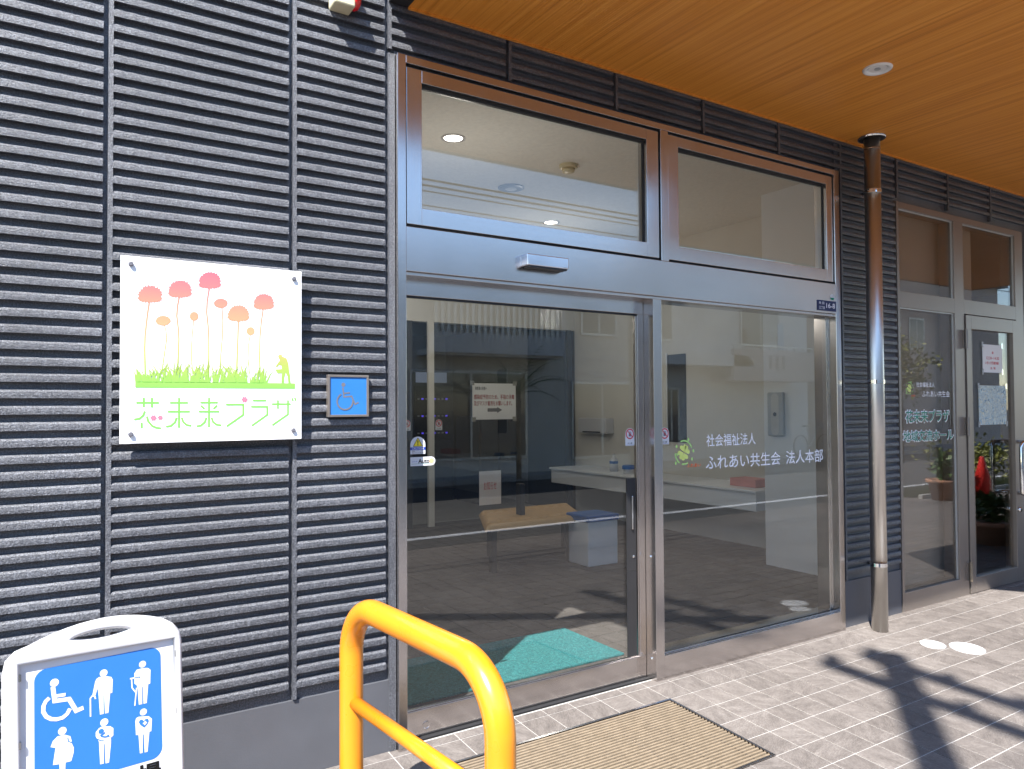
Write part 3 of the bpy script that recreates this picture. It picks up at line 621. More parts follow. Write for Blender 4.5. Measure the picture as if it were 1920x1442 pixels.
def gw(lbl, x0, x1, z0, z1):
    t = thing('entrance_window', lbl, 'window', ((x0+x1)/2, .02, z0), 'panes of the second entrance'); box('pane', x0-.004, x1+.004, .0, .007, z0-.004, z1+.004, 'glass_b', t); return t
gw('left upper pane of the bronze second entrance', 2.349, 3.05, 2.156, 2.7215); gw('right upper pane of the bronze second entrance', 3.178, 3.966, 2.158, 2.7215)
gw('tall lower pane with green lettering left of the bronze door', 2.349, 3.05, .126, 2.048)
d2 = thing('bronze_door', 'bronze framed glass door with two taped papers and a chrome handle', 'door', (3.57, 0, 0))
bb('stile', 3.190, 3.262, .004, 2.045, -.028, .03, d2); bb('stile', 3.895, 3.958, .004, 2.045, -.028, .03, d2); bb('rail', 3.2622, 3.8948, 1.944, 2.045, -.028, .03, d2); bb('rail', 3.2622, 3.8948, .004, .114, -.028, .03, d2)
box('pane', 3.258, 3.899, -.004, .003, .110, 1.948, 'glass_b', d2)
for z in (1.865, 1.225, .17):
    hg = MB().lathe([(.011, -.07), (.011, .07)], (3.166, -.040, z), 14).build('hinge', 'bronze' if z > 1 else 'slat', d2); box('leaf_plate', 3.150, 3.1775, -.029, -.0205, z-.065, z+.065, 'bronze', hg)
hd = MB().tube([(3.925, -.028, 1.09), (3.925, -.085, 1.09), (3.915, -.10, 1.09), (3.84, -.105, 1.09), (3.815, -.105, 1.075), (3.81, -.105, 1.05), (3.81, -.105, .73), (3.815, -.105, .705), (3.84, -.105, .69), (3.915, -.10, .69), (3.925, -.085, .69), (3.925, -.028, .69)], .014, 14).build('pull_handle', 'chrome', d2, True)
lk = MB().lathe([(.02, 0), (.02, .012), (.014, .02)], (0, 0, 0), 20).build('lock_knob', 'chrome', d2); lk.matrix_parent_inverse = Matrix.Identity(4); lk.location = (3.925-3.57, -.0285, .56); lk.rotation_euler = (R(90), 0, 0)
YG = -.0018
g2 = thing('hall_lettering', 'green and white lettering on the lower pane of the second entrance', 'lettering', (2.7, .02, 1.12))
text('first_line', '社会福祉法人', (2.561, 2.793, 1.508, 1.543), YG, 'p_lav', g2, .008); text('second_line', 'ふれあい共生会', (2.630, 2.991, 1.439, 1.484), YG, 'p_lav', g2, .008)
def outlined(s, rect):
    text('outline', s, (rect[0]-.012, rect[1]+.012, rect[2]-.008, rect[3]+.008), YG+.0002, 'p_lav', g2, .055); text('title_line', s, rect, YG-.0006, 'p_green', g2, .014)
outlined('花未来プラザ', (2.424, 2.978, 1.264, 1.346)); outlined('地域交流ホール', (2.392, 3.026, 1.132, 1.207))
clover(2.474, 1.500, .040, YG, g2); text('emblem_text', 'ふれあい', (2.495, 2.548, 1.441, 1.455), YG, 'p_orange', g2, .02)
def taped(lbl, name, x0, x1, z0, z1, mat):
    t = thing(name, lbl, 'paper', ((x0+x1)/2, -.006, z0)); y = -.0056
    box('sheet', x0, x1, y, y+.0008, z0, z1, mat, t)
    for x, z in ((x0-.012, z1-.025), (x1-.012, z1-.025), (x0-.012, z0-.015), (x1-.012, z0-.015)): box('tape', x, x+.026, y-.0014, y-.001, z, z+.042, 'tape', t)
    return t, y-.0006
t, y = taped('small white notice with red print, upper of two papers on the bronze door', 'door_notice', 3.462, 3.762, 1.628, 1.842, 'paper')
text('lettering', '金', (3.600, 3.632, 1.772, 1.792), y, 'p_red', t, .02); text('lettering', '12:30~14:30', (3.520, 3.712, 1.728, 1.750), y, 'p_red', t, .01); text('lettering', 'いきいき百歳体操', (3.500, 3.705, 1.690, 1.714), y, 'p_red', t, .02); text('lettering', '会 場', (3.575, 3.655, 1.652, 1.672), y, 'p_red', t, .01)
taped('larger pastel blue drawing, lower of two papers on the bronze door', 'door_drawing', 3.392, 3.815, 1.230, 1.529, 'art')

# ================================================================== yellow guard rail
yr = thing('guard_rail', 'thick yellow tubular hoop rail with a thinner cross bar before the wall', 'rail', (-1.64, -.9, 0)); pa = Vector((-1.68, -.50)); pb = Vector((-1.602, -1.31)); ZT, RB = .752, .165
Ln = (pb-pa).length; hv = (pb-pa)/Ln; P = []
for s, z in [(0, -.1), (0, .2), (0, ZT-RB-.02)]+[(RB-RB*math.cos(R(a)), ZT-RB+RB*math.sin(R(a))) for a in range(0, 91, 6)]+[(Ln*f_, ZT) for f_ in (.35, .5, .65)]+[(Ln-RB+RB*math.sin(R(a)), ZT-RB+RB*math.cos(R(a))) for a in range(0, 91, 6)]+[(Ln, ZT-RB-.02), (Ln, .2), (Ln, -.1)]:
    P.append((*(pa+hv*s), z))
MB().tube(P, .0382, 32).build('hoop', 'yellow', yr, True)
MB().tube([(*(pa+hv*.03), .435), (*(pa+hv*(Ln-.03)), .435)], .0215, 24).build('cross_bar', 'yellow', yr, True)
for p in (pa, pb): MB().lathe([(.07, -.03), (.07, .004), (.04, .01)], (p.x, p.y, gz(p.x, p.y)), 28).build('base_collar', 'yellow', yr)

# ================================================================== white stand sign
th, lean = R(7.7), R(5); ex = Vector((math.cos(th), math.sin(th), 0)); nout = Vector((math.sin(th), -math.cos(th), 0)); ey = Vector((0, 0, 1))*math.cos(lean)-nout*math.sin(lean); ez = ex.cross(ey)
P0 = Vector((-2.40, -.42, .70)); MS = Matrix(((ex.x, ey.x, ez.x, P0.x), (ex.y, ey.y, ez.y, P0.y), (ex.z, ey.z, ez.z, P0.z), (0, 0, 0, 1)))
st = thing('stand_sign', 'white plastic stand sign with blue priority parking pictograms and a carry handle', 'stand sign', P0); st.matrix_world = MS
def place(o): o.parent = st; o.matrix_parent_inverse = Matrix.Identity(4); return o
def curve_plate(name, loops, extrude, bev, mat, z=0):
    c = bpy.data.curves.new(name, 'CURVE'); c.dimensions = '2D'; c.fill_mode = 'BOTH'; c.extrude = extrude; c.bevel_depth = bev; c.bevel_resolution = 4
    for lp in loops:
        s = c.splines.new('POLY'); s.points.add(len(lp)-1); s.use_cyclic_u = True
        for p, (x, y) in zip(s.points, lp): p.co = (x, y, 0, 1)
    o = bpy.data.objects.new(name, c); C.objects.link(o); bpy.context.view_layer.update()
    me = bpy.data.meshes.new_from_object(o.evaluated_get(bpy.context.evaluated_depsgraph_get())); bpy.data.objects.remove(o); bpy.data.curves.remove(c)
    me.materials.clear(); r = link(name, me, mat); r.location = (0, 0, z); place(r)
    for q in me.polygons: q.use_smooth = abs(q.normal.z) < .95
    return r
ins = .011
top = [(.226-ins, -.66), (.226-ins, -.012), (.222-ins, .012), (.205-ins, .034)]+[(a, .088-ins-.055*((a-.03)/.2)**2 if a > .03 else .088-ins-.062*((a-.03)/.235)**2) for a in [.17-.03*i for i in range(12)]]+[(-.190, .034-ins*.6), (-.207, .010), (-.213, -.02), (-.215, -.66)]
hole = [(.010+(.078+ins*.6)*math.cos(R(a)), .046+(.0155+ins*.6)*math.sin(R(a))) for a in range(0, 360, 12)]
opening = [(-.193-ins*.3, -.60), (.211+ins*.3, -.60), (.211+ins*.3, .004+ins*.3), (-.193-ins*.3, .009+ins*.3)]
curve_plate('frame', [top, hole, opening], .008, ins, 'white', -.012)
def lp(name, poly, z, mat):
    me = MB().add([(x, y, z) for x, y in poly], [tuple(range(len(poly)))]).mesh(name); return place(link(name, me, mat))
def lrib(name, pts, wd, z, mat):
    q = MB().ribbon(pts, wd, 0); me = MB().add([(x, zz, z) for x, y, zz in q.v], q.f).mesh(name); return place(link(name, me, mat))
bd = MB().box(-.201, .219, -.606, .0125, -.014, -.009).mesh('board')
bd = place(link('board', MB().add([(-.200, -.604, -.016), (.219, -.604, -.016), (.219, .011, -.016), (-.200, .011, -.016), (-.200, -.604, -.009), (.219, -.604, -.009), (.219, .011, -.009), (-.200, .011, -.009)], [(0, 3, 2, 1), (4, 5, 6, 7), (0, 1, 5, 4), (1, 2, 6, 5), (2, 3, 7, 6), (3, 0, 4, 7)]).mesh('board'), 'p_white'))
ZI = -.0084
def rr(x0, x1, y0, y1, r): return arc(x1-r, y1-r, r, 0, 90, 8)+arc(x0+r, y1-r, r, 90, 180, 8)+arc(x0+r, y0+r, r, 180, 270, 8)+arc(x1-r, y0+r, r, 270, 360, 8)
lp('blue_field', rr(-.152, .168, -.340, -.021, .03), ZI, 'p_blue')
def L(px, py):   # drawing grid of the pictogram sheet -> metres on the board
    a = (px-128)/(1325-128); a2 = .885*a/(1-.115*a)
    zt = 650-210*a; s = 1/(2904*(1-a)+2570*a)
    return (-.192+.407*a2, .008-(py-zt)*s*(1.0))
def LP(name, pts, mat='p_white', dz=0): lp(name, [L(*p) for p in pts][::-1], ZI+.0006+dz, mat)
def LH(x, y, r): c0 = L(x, y); lp('pictogram', disc(c0[0], c0[1], r*.00037, 20), ZI+.0006, 'p_white')
def LR(pts, wd, mat='p_white', dz=0): lrib('pictogram', [L(*p) for p in pts], wd*.00037, ZI+.0006+dz, mat)
LH(410, 802, 29); LR([(398, 832), (411, 940), (518, 926), (570, 1016), (624, 993)], 30); LR([(424, 902), (492, 892)], 24, dz=.0003)
LR([(372, 915), (345, 940), (328, 975), (326, 1020), (348, 1056), (385, 1075), (425, 1077), (470, 1065), (503, 1037), (524, 998)], 27, dz=.0003)
LH(776, 735, 27); LP('pictogram', [(712, 800), (722, 778), (742, 765), (790, 758), (832, 765), (843, 785), (838, 885), (822, 888), (808, 1035), (782, 1040), (778, 905), (773, 905), (772, 1042), (745, 1048), (735, 885), (730, 850), (712, 905), (690, 902)]); LR([(675, 1062), (675, 925), (688, 907), (707, 907), (714, 930)], 10)
LH(1065, 673, 26); LP('pictogram', [(1003, 742), (1022, 714), (1070, 702), (1105, 702), (1124, 716), (1120, 820), (1105, 825), (1092, 966), (1068, 972), (1066, 845), (1060, 845), (1058, 974), (1033, 978), (1025, 850), (1018, 830), (1003, 820)]); LR([(970, 782), (1003, 776)], 11); LR([(983, 787), (985, 850), (1011, 884)], 9); LR([(1003, 986), (1018, 850)], 9, dz=.0003); LR([(1003, 776), (1040, 768), (1042, 778)], 6, 'p_blue', .0005)
LH(466, 1165, 28); LP('pictogram', [(378, 1285), (395, 1240), (430, 1205), (480, 1192), (525, 1205), (535, 1240), (532, 1252), (550, 1290), (548, 1330), (530, 1390), (488, 1400), (485, 1480), (445, 1480), (442, 1412), (395, 1418), (405, 1350), (415, 1290)]); LR([(505, 1215), (510, 1243), (532, 1252)], 6, 'p_blue', .0005)
LH(776, 1105, 28); LP('pictogram', [(712, 1210), (712, 1180), (735, 1150), (760, 1135), (820, 1135), (843, 1150), (842, 1205), (824, 1220), (824, 1260), (808, 1405), (782, 1412), (778, 1268), (772, 1268), (770, 1412), (742, 1418), (735, 1250)])
c0 = L(752, 1172); lp('pictogram_detail', disc(c0[0], c0[1], .0068, 16), ZI+.0012, 'p_blue'); LR([(745, 1205), (770, 1190), (780, 1180)], 12, 'p_blue', .0006); LR([(750, 1208), (780, 1214), (805, 1208), (800, 1198)], 10, 'p_blue', .0009); LR([(716, 1228), (755, 1243), (770, 1241)], 6, 'p_blue', .0006)
LH(1066, 1033, 26); LP('pictogram', [(1005, 1100), (1012, 1078), (1032, 1068), (1105, 1065), (1128, 1085), (1122, 1178), (1108, 1180), (1092, 1330), (1070, 1335), (1066, 1200), (1059, 1200), (1055, 1338), (1035, 1342), (1027, 1205), (1008, 1205)])
LP('pictogram_detail', [(1067, 1102), (1055, 1088), (1038, 1093), (1030, 1110), (1042, 1130), (1070, 1150), (1096, 1120), (1104, 1100), (1098, 1084), (1080, 1085)], 'p_blue', .0006); LR([(1060, 1118), (1090, 1112)], 11, dz=.0012); LR([(1073, 1130), (1078, 1100)], 11, dz=.0015)
q = text('lettering', '専用駐車場', (-.165, .163, -.400, -.346), 0, 'p_black', None, .03)
for v in q.data.vertices: v.co = (v.co.x, v.co.z, ZI+.0006)
place(q)
for px, py in ((-.193, -.030), (-.193, -.205), (.211, -.048), (.211, -.215)):
    o = place(link('clip', MB().box(px-.006, px+.010, py-.010, py+.008, -.0085, .004).mesh('clip'), 'tape'))
for s_ in (-1, 1):
    q = MB().tube([(.005+s_*.2, .0, -.02), (.005+s_*.2, -.71, -.30)], .012, 12).mesh('rear_leg'); place(link('rear_leg', q, 'white'))
place(link('base_tank', MB().box(-.225, .236, -.735, -.60, -.05, .03).mesh('base_tank'), 'white', bevel=.012))

# ================================================================== INSIDE
def struct(o): o['kind'] = 'structure'; return o
b = MB(); b.add([(-2.6, .10, -.004), (9, .10, -.004), (9, 9, -.004), (-2.6, 9, -.004)], [(0, 1, 2, 3)]); ifl = struct(b.build('interior_floor', 'grout_i'))
rest = MB()
for i in range(-12, 24):
    for j in range(0, 34):
        cx, yc = (i+.5)*TX, .1+(j+.5)*TX; s = tile_mesh(TX-G, TX-G); rest.add([(x+cx, y+yc, z) for x, y, z in s.v], s.f)
rest.build('tile_field', 'tile_i', ifl)['kind'] = 'stuff'
struct(box('interior_ceiling', -2.6, 4.6, .131, 5.0, 3.24, 3.34, 'ceil_i')); struct(box('interior_wall_left', -2.7, -2.55, .131, 9, 0, 3.239, 'wall_i'))
struct(box('interior_wall_right', 3.38, 3.5, 1.472, 4.999, 0, 3.239, 'wall_i')); struct(box('interior_pillar', 2.79, 3.5, .94, 1.471, 0, 3.239, 'white_i'))
struct(box('interior_wall_front', 1.66, 3.6, .131, .14, 0, 3.239, 'wall_i')); struct(box('interior_wall_stub', 3.4, 3.5, .141, .939, 0, 3.239, 'wall_i'))
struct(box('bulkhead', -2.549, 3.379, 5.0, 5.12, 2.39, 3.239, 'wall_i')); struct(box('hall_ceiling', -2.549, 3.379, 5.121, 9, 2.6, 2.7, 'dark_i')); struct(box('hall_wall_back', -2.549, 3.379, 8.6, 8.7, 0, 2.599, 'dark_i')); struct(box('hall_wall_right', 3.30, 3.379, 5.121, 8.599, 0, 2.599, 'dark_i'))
mt = box('entrance_mat', -1.18, .205, .345, .915, 0.001, .013, 'mat', bevel=.003); tag(mt, 'teal looped entrance mat just inside the sliding door', 'mat')
def ilamp(x, y, lbl, pw):
    t = thing('ceiling_lamp', lbl, 'ceiling lamp', (x, y, 3.24), 'lit lamps in the lobby ceiling')
    MB().lathe([(.085, .0), (.085, -.004), (.066, -.005), (.064, -.001)], (x, y, 3.2395), 32, False, False).build('trim_ring', 'white', t, True)
    MB().lathe([(.064, 0), (.02, .0001)], (x, y, 3.2378), 32).build('bulb_face', 'lamp', t)
    l = bpy.data.lights.new('ceiling_lamp', 'POINT'); l.energy = pw; l.shadow_soft_size = .12; l.color = (1, .95, .87)
    o = bpy.data.objects.new('fill_light', l); C.objects.link(o); o.location = (0, 0, -.95); o.parent = t  # unseen point light hung well below the fixture to brighten the ceiling
ilamp(-.176, 1.64, 'lit round ceiling lamp seen through the left transom, nearest the glass', 5.0); ilamp(1.743, 3.2, 'lit round ceiling lamp seen low in the left transom, deeper in the room', 5.0); ilamp(.2, 4.2, 'unseen lit round ceiling lamp at the back of the lobby', 5.0)  # the last lamp is unseen, further back than the other two
sm = thing('smoke_detector', 'cream round smoke detector on the lobby ceiling', 'detector', (.844, 1.69, 3.24)); MB().lathe([(.07, 0), (.07, -.022), (.062, -.03)], (.844, 1.69, 3.24), 32).build('base', 'cream_p', sm, False); MB().lathe([(.05, -.03), (.045, -.055), (.03, -.06)], (.844, 1.69, 3.24), 32).build('dome', 'cream_p', sm, True)
vt = thing('ceiling_vent', 'round flat grey vent on the lobby ceiling', 'vent', (.774, 2.41, 3.24)); MB().lathe([(.11, 0), (.11, -.008), (.09, -.014)], (.774, 2.41, 3.239), 32).build('plate', 'grey_p', vt); MB().lathe([(.05, -.0142), (.04, -.02)], (.774, 2.41, 3.239), 32).build('cap', 'white_i', vt)
# inner automatic door
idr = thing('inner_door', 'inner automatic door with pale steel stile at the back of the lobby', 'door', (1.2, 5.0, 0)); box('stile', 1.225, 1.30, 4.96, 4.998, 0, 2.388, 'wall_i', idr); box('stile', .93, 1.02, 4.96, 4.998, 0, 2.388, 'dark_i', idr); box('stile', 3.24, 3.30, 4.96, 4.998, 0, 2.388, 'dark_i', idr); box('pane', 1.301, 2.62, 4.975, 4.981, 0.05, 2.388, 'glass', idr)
notouch(.905, .995, 1.12, 1.247, 4.955, 'dim no-touch sticker left of the pale stile of the inner door'); notouch(1.31, 1.40, 1.12, 1.247, 4.955, 'dim no-touch sticker right of the pale stile of the inner door')
vm = thing('vending_machine', 'dark vending machine with blue lit buttons in the back hall', 'vending machine', (2.0, 7.2, 0))
box('cabinet', 1.9, 2.62, 7.0, 7.7, 0, 1.95, 'navy', vm, .02); box('display', 2.0, 2.5, 6.985, 6.9995, 1.75, 1.9, 'vend', vm); box('display', 1.98, 2.58, 6.985, 6.9995, .9, 1.7, 'dark_i', vm)
for z in (1.5, 1.25, 1.0):
    for k in range(8): box('button', 2.02+k*.065, 2.05+k*.065, 6.975, 6.984, z, z+.02, 'led' if k % 3 == 1 else 'grey_p', vm)
cb = thing('hall_cabinet', 'dark navy cabinet standing in the back hall', 'cabinet', (2.9, 6.6, 0)); box('carcass', 2.66, 3.28, 6.3, 7.0, 0, 1.25, 'navy', cb, .01); box('door_panel', 2.68, 2.96, 6.28, 6.2995, .05, 1.2, 'navy', cb); box('door_panel', 2.98, 3.26, 6.28, 6.2995, .05, 1.2, 'navy', cb)
# white wall counter and the things on it
ctn = thing('wall_counter', 'long white floating counter along the lobby right wall', 'counter', (3.1, 3.2, .43)); box('carcass', 2.85, 3.379, 1.62, 4.8, .435, .60, 'white_i', ctn, .004); box('top', 2.83, 3.379, 1.60, 4.82, .6005, .625, 'white_i', ctn, .004)
tag(box('carton', 3.0, 3.22, 1.75, 2.05, .626, .70, 'pinkbox', bevel=.003), 'pink carton lying on the white counter', 'carton')
bt = thing('sanitiser_bottle', 'clear pump bottle with blue band on the counter', 'bottle', (3.1, 3.88, .626)); MB().lathe([(.05, 0), (.05, .13), (.02, .16), (.016, .18)], (3.1, 3.88, .626), 20).build('body', 'white', bt, True); MB().lathe([(.017, .18), (.017, .205)], (3.1, 3.88, .626), 16).build('pump', 'white', bt); MB().lathe([(.0507, .09), (.0507, .12)], (3.1, 3.88, .626), 20, False, False).build('band', 'blue_lid', bt)
wb = thing('wipes_tub', 'round tub with bright blue lid beside the pump bottle', 'tub', (3.05, 3.56, .626)); MB().lathe([(.06, 0), (.06, .05)], (3.05, 3.56, .626), 24).build('tub', 'white', wb); MB().lathe([(.075, .0505), (.075, .085), (.06, .095)], (3.05, 3.56, .626), 24).build('lid', 'blue_lid', wb)
ds = thing('towel_dispenser', 'white paper towel dispenser on the lobby wall', 'dispenser', (3.3, 4.5, 1.04)); box('housing', 3.24, 3.379, 4.2, 4.75, 1.05, 1.24, 'white', ds, .012); box('slot', 3.235, 3.2395, 4.3, 4.65, 1.06, 1.075, 'black', ds)
it = thing('wall_intercom', 'tall grey wall unit with rounded slot on the white pillar', 'intercom', (2.77, 1.33, 1.12)); box('housing', 2.755, 2.7895, 1.25, 1.41, 1.125, 1.50, 'grey_p', it, .01); MB().add([(2.754, 1.33+.04*math.cos(t), 1.31+(.14 if math.sin(t) > 0 else -.14)+.04*math.sin(t)) for t in [2*math.pi*k/24 for k in range(24)]], [tuple(range(24))]).build('slot', 'alu', it); MB().add([(2.7535, 1.33+.018*math.cos(t), 1.31+.018*math.sin(t)) for t in [2*math.pi*k/16 for k in range(16)]], [tuple(range(16))]).build('button', 'black', it)
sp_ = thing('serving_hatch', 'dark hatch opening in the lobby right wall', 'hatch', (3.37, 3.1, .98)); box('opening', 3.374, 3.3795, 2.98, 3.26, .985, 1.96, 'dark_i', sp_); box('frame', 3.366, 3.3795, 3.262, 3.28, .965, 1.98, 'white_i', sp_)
bn = thing('waste_bin', 'white square bin with bright blue lid inside the glass', 'bin', (1.58, 2.4, 0)); box('body', 1.42, 1.75, 2.22, 2.52, 0.002, .385, 'white_i', bn, .01); box('lid', 1.41, 1.76, 2.21, 2.53, .386, .44, 'blue_lid', bn, .008)
bc = thing('tufted_bench', 'low tan vinyl bench with rows of button dimples', 'bench', (1.2, 2.85, 0)); [box('leg', x, x+.05, y, y+.05, .002, .36, 'black', bc) for x, y in ((.62, 2.5), (1.42, 2.5), (.95, 3.1), (1.8, 3.1))]
v = []; f = []; NX, NY = 72, 30
for j in range(NY+1):
    for i in range(NX+1):
        a, c = i/NX, j/NY; s = min(1, min(a, 1-a)*22)*min(1, min(c, 1-c)*14); dmp = sum(math.exp(-(((a-(p+.5)/10)*1.1)**2+((c-q)*.85)**2)/.0006) for p in range(10) for q in (.2, .75))
        v.append((.50+a*1.05+c*.42, 2.40+c*.85, .37+.05*math.sqrt(max(0, s))-.022*dmp))
for j in range(NY):
    for i in range(NX): k = j*(NX+1)+i; f.append((k, k+1, k+NX+2, k+NX+1))
MB().add(v, f).build('seat_cushion', 'tan', bc, True); box('arm_post', 1.05, 1.10, 2.72, 2.80, .38, .70, 'black', bc, .006)
lfl = thing('leaflet', 'tilted white leaflet with red print on the bench divider', 'leaflet', (1.1, 3.2, .45)); o = box('sheet', .92, 1.16, 3.235, 3.2365, .46, .78, 'paper', lfl); q = text('lettering', 'お知らせ', (.97, 1.11, .60, .68), 3.2345, 'p_red', lfl)
# second room
for nm, a in (('hall_floor', (3.6, 9, .13, 5, -.004, .001)),): pass
struct(box('second_room_wall_back', 2.0, 7, 4.2, 4.3, 0, 3.2, 'brownw')) if False else None
struct(box('second_room_wall_left', 3.51, 3.6, .141, 5.5, 0, 3.2, 'brownw')); struct(box('second_room_wall_back', 3.601, 9, 5.4, 5.5, 0, 3.2, 'brownw')); struct(box('second_room_ceiling', 3.601, 9, .131, 5.399, 2.95, 3.05, 'pinkw'))
struct(box('second_room_wall_right', 8.9, 9, .131, 5.399, 0, 2.949, 'brownw')); struct(box('building_roof', -9, 9, .131, 9, 5.0, 5.2, 'concrete')); struct(box('building_rear_wall', -9, 9, 9, 9.1, -.3, 5.2, 'cream'))

# ================================================================== street side (seen in the glass)
def pole():
    t = thing('utility_pole', 'concrete utility pole with cross arms beside the street', 'utility pole', (-3.76, -4.56, -.25)); x, y = -3.76, -4.56
    MB().tube([(x, y, -.25), (x, y, 8.45)], [.13, .085], 20).build('shaft', 'concrete', t, True)
    for z, ye in ((7.80, .47), (8.28, .19)):
        a = box('cross_arm', x-.04, x+.04, y-1.05, y+ye, z-.045, z+.045, 'alu', t)
        for dy in (-1.0, -.65, -.3, ye-.06): MB().lathe([(.03, .046), (.05, .07), (.03, .11), (.05, .14), (.02, .2)], (x, y+dy, z), 12).build('insulator', 'white', a, True)
pole()
def wire(p, q, sag, r, lbl):
    n = 40; P = [Vector(p).lerp(Vector(q), i/n)-Vector((0, 0, sag*4*(i/n)*(1-i/n))) for i in range(n+1)]
    tag(MB().tube(P, r, 6).build('overhead_cable', 'cable'), lbl, 'cable', 'overhead street cables')
wire((-30, -5.67, 4.4), (34, -5.67, 4.4), .1, .014, 'thick overhead cable nearest the building'); wire((-30, -5.90, 4.4), (34, -5.90, 4.4), .1, .014, 'thick overhead cable, second from the building')
wire((-30, -8.6, 5.35), (34, -8.6, 5.35), .25, .012, 'thin overhead cable across the street, upper one'); wire((-30, -8.6, 5.1), (34, -8.6, 5.1), .25, .012, 'thin overhead cable across the street, lower one')
wire((-30, -5.5, 8.4), (-3.76, -5.5, 8.5), .4, .006, 'high thin wire reaching the utility pole from the left'); wire((-3.76, -5.5, 8.5), (30, -5.5, 8.4), .4, .006, 'high thin wire leaving the utility pole to the right')
def window(t, x0, x1, z0, z1, y):
    wn = box('window', x0, x1, y, y+.05, z0, z1, 'alu', t); box('pane', x0+.06, (x0+x1)/2-.03, y+.0505, y+.055, z0+.06, z1-.06, 'winglass', wn); box('pane', (x0+x1)/2+.03, x1-.06, y+.0505, y+.055, z0+.06, z1-.06, 'winglass', wn)
def house(name, lbl, x0, x1, yb, yf, h, mat, wins, roof='concrete'):
    t = thing(name, lbl, 'building', ((x0+x1)/2, (yb+yf)/2, -.15)); box('wall', x0, x1, yb, yf, -.2, h, mat, t); box('roof', x0-.25, x1+.25, yb-.25, yf+.3, h, h+.22, roof, t)
    for q in wins: window(t, *q, yf)
    return t
A = house('care_building', 'cream two storey building with slatted balcony across the street', 2.2, 10.7, -17, -11.6, 4.75, 'cream', [(8.6, 9.75, 3.15, 4.0), (4.0, 7.0, .2, 2.2), (8.3, 10.2, .1, 2.0)])
box('balcony_wall', 4.2, 7.65, -11.0, -10.92, 2.55, 2.98, 'offw', A); box('balcony_floor', 4.2, 7.65, -11.599, -11.001, 2.5, 2.62, 'offw', A); box('balcony_side', 7.55, 7.65, -11.0, -10.92, 2.981, 4.3, 'offw', A)
for k in range(22): box('balcony_slat', 4.30+k*.148, 4.37+k*.148, -10.98, -10.94, 2.981, 4.2, 'alu', A)
box('balcony_rail', 4.2, 7.549, -10.985, -10.935, 4.2, 4.26, 'alu', A)
text('shop_lettering', 'ケアセンター', (8.35, 10.05, 2.40, 2.66), -11.59, 'p_white', A, .02, facing=1); text('shop_lettering', '0120-8877', (8.5, 9.95, 2.12, 2.26), -11.59, 'p_white', A, .02, facing=1); box('shutter', 2.6, 3.8, -11.599, -11.57, -.1, 2.3, 'alu', A)
B = house('corner_house', 'off-white house with rounded canopy and pink balcony across the street', 11.0, 18.4, -18, -12.4, 5.55, 'offw', [(11.5, 12.4, 3.2, 4.4), (15.2, 17.0, 3.2, 4.6), (12.0, 12.6, .2, 1.9)])
MB().prism([(10.9, 2.5), (14.6, 2.5), (14.75, 2.62), (14.5, 2.8), (10.9, 2.9)], -12.39, -11.5).build('canopy', 'offw', B, fix=True); box('balcony_front', 13.9, 17.5, -11.6, -11.5, 2.1, 3.0, 'pinkw', B); box('balcony_floor', 13.9, 17.5, -12.399, -11.601, 2.1, 2.2, 'pinkw', B)
for k in range(3): box('balcony_slot', 15.4+k*.3, 15.52+k*.3, -11.4995, -11.49, 2.45, 2.85, 'brownw', B)
box('balcony_rail', 13.9, 17.5, -11.57, -11.53, 3.1, 3.14, 'alu', B)
for k in range(10): box('balcony_post', 13.95+k*.385, 13.98+k*.385, -11.565, -11.535, 3.001, 3.1, 'alu', B)
house('brown_house', 'pinkish brown house at the right across the street', 19.2, 31, -19, -12.4, 6.2, 'pinkw', [(24.3, 25.3, 3.4, 4.6), (21, 22.4, .3, 2.2), (27, 28.6, .3, 2.2)]); house('left_house', 'off-white house at the left across the street', -9, 1.6, -17, -11.6, 4.7, 'offw', [(-7, -5, 3, 4.4), (-3, -1, 3, 4.4), (-2.5, -.6, 0, 2.1)])
house('far_left_house', 'brown house furthest left across the street', -20, -10, -18, -12, 5.2, 'brownw', [(-18, -16, 3, 4.4), (-14, -12, 3, 4.4)])
tag(box('laundry_towel', 16.0, 16.25, -11.66, -11.63, 3.05, 3.85, 'shirt'), 'pale blue towel hanging on the pink balcony', 'towel')

def leafy(name, lbl, cat, x, y, z0, rx, rz, n, size, mat, pot=None, trunk=None, cz=None):
    t = thing(name, lbl, cat, (x, y, z0)); rnd = random.Random(int(x*97+y*31)); b = MB(); c = cz if cz is not None else z0+rz
    clumps = [(rnd.gauss(0, .42)*rx, rnd.gauss(0, .42)*rx, rnd.gauss(0, .42)*rz) for _ in range(16)]
    for i in range(n):
        cl = rnd.choice(clumps); p = Vector((x+cl[0]+rnd.gauss(0, .22)*rx, y+cl[1]+rnd.gauss(0, .22)*rx, max(z0+.02, c+cl[2]+rnd.gauss(0, .22)*rz)))
        d = Vector((rnd.gauss(0, 1), rnd.gauss(0, 1), rnd.gauss(.2, 1))).normalized(); e = d.orthogonal().normalized(); g = d.cross(e); s = size*rnd.uniform(.6, 1.3)
        b.add([p, p+d*s*.5+e*s*.25, p+d*s, p+d*s*.5-e*s*.25+g*s*.05], [(0, 1, 2, 3)])
    b.build('crown', mat, t)
    if trunk: MB().tube([(x, y, trunk), (x+.02, y, (trunk+c)/2), (x, y+.02, c+rz*.3)], [.05*rx+.015, .035*rx+.012, .01], 10).build('trunk', 'bark', t, True)
    return t
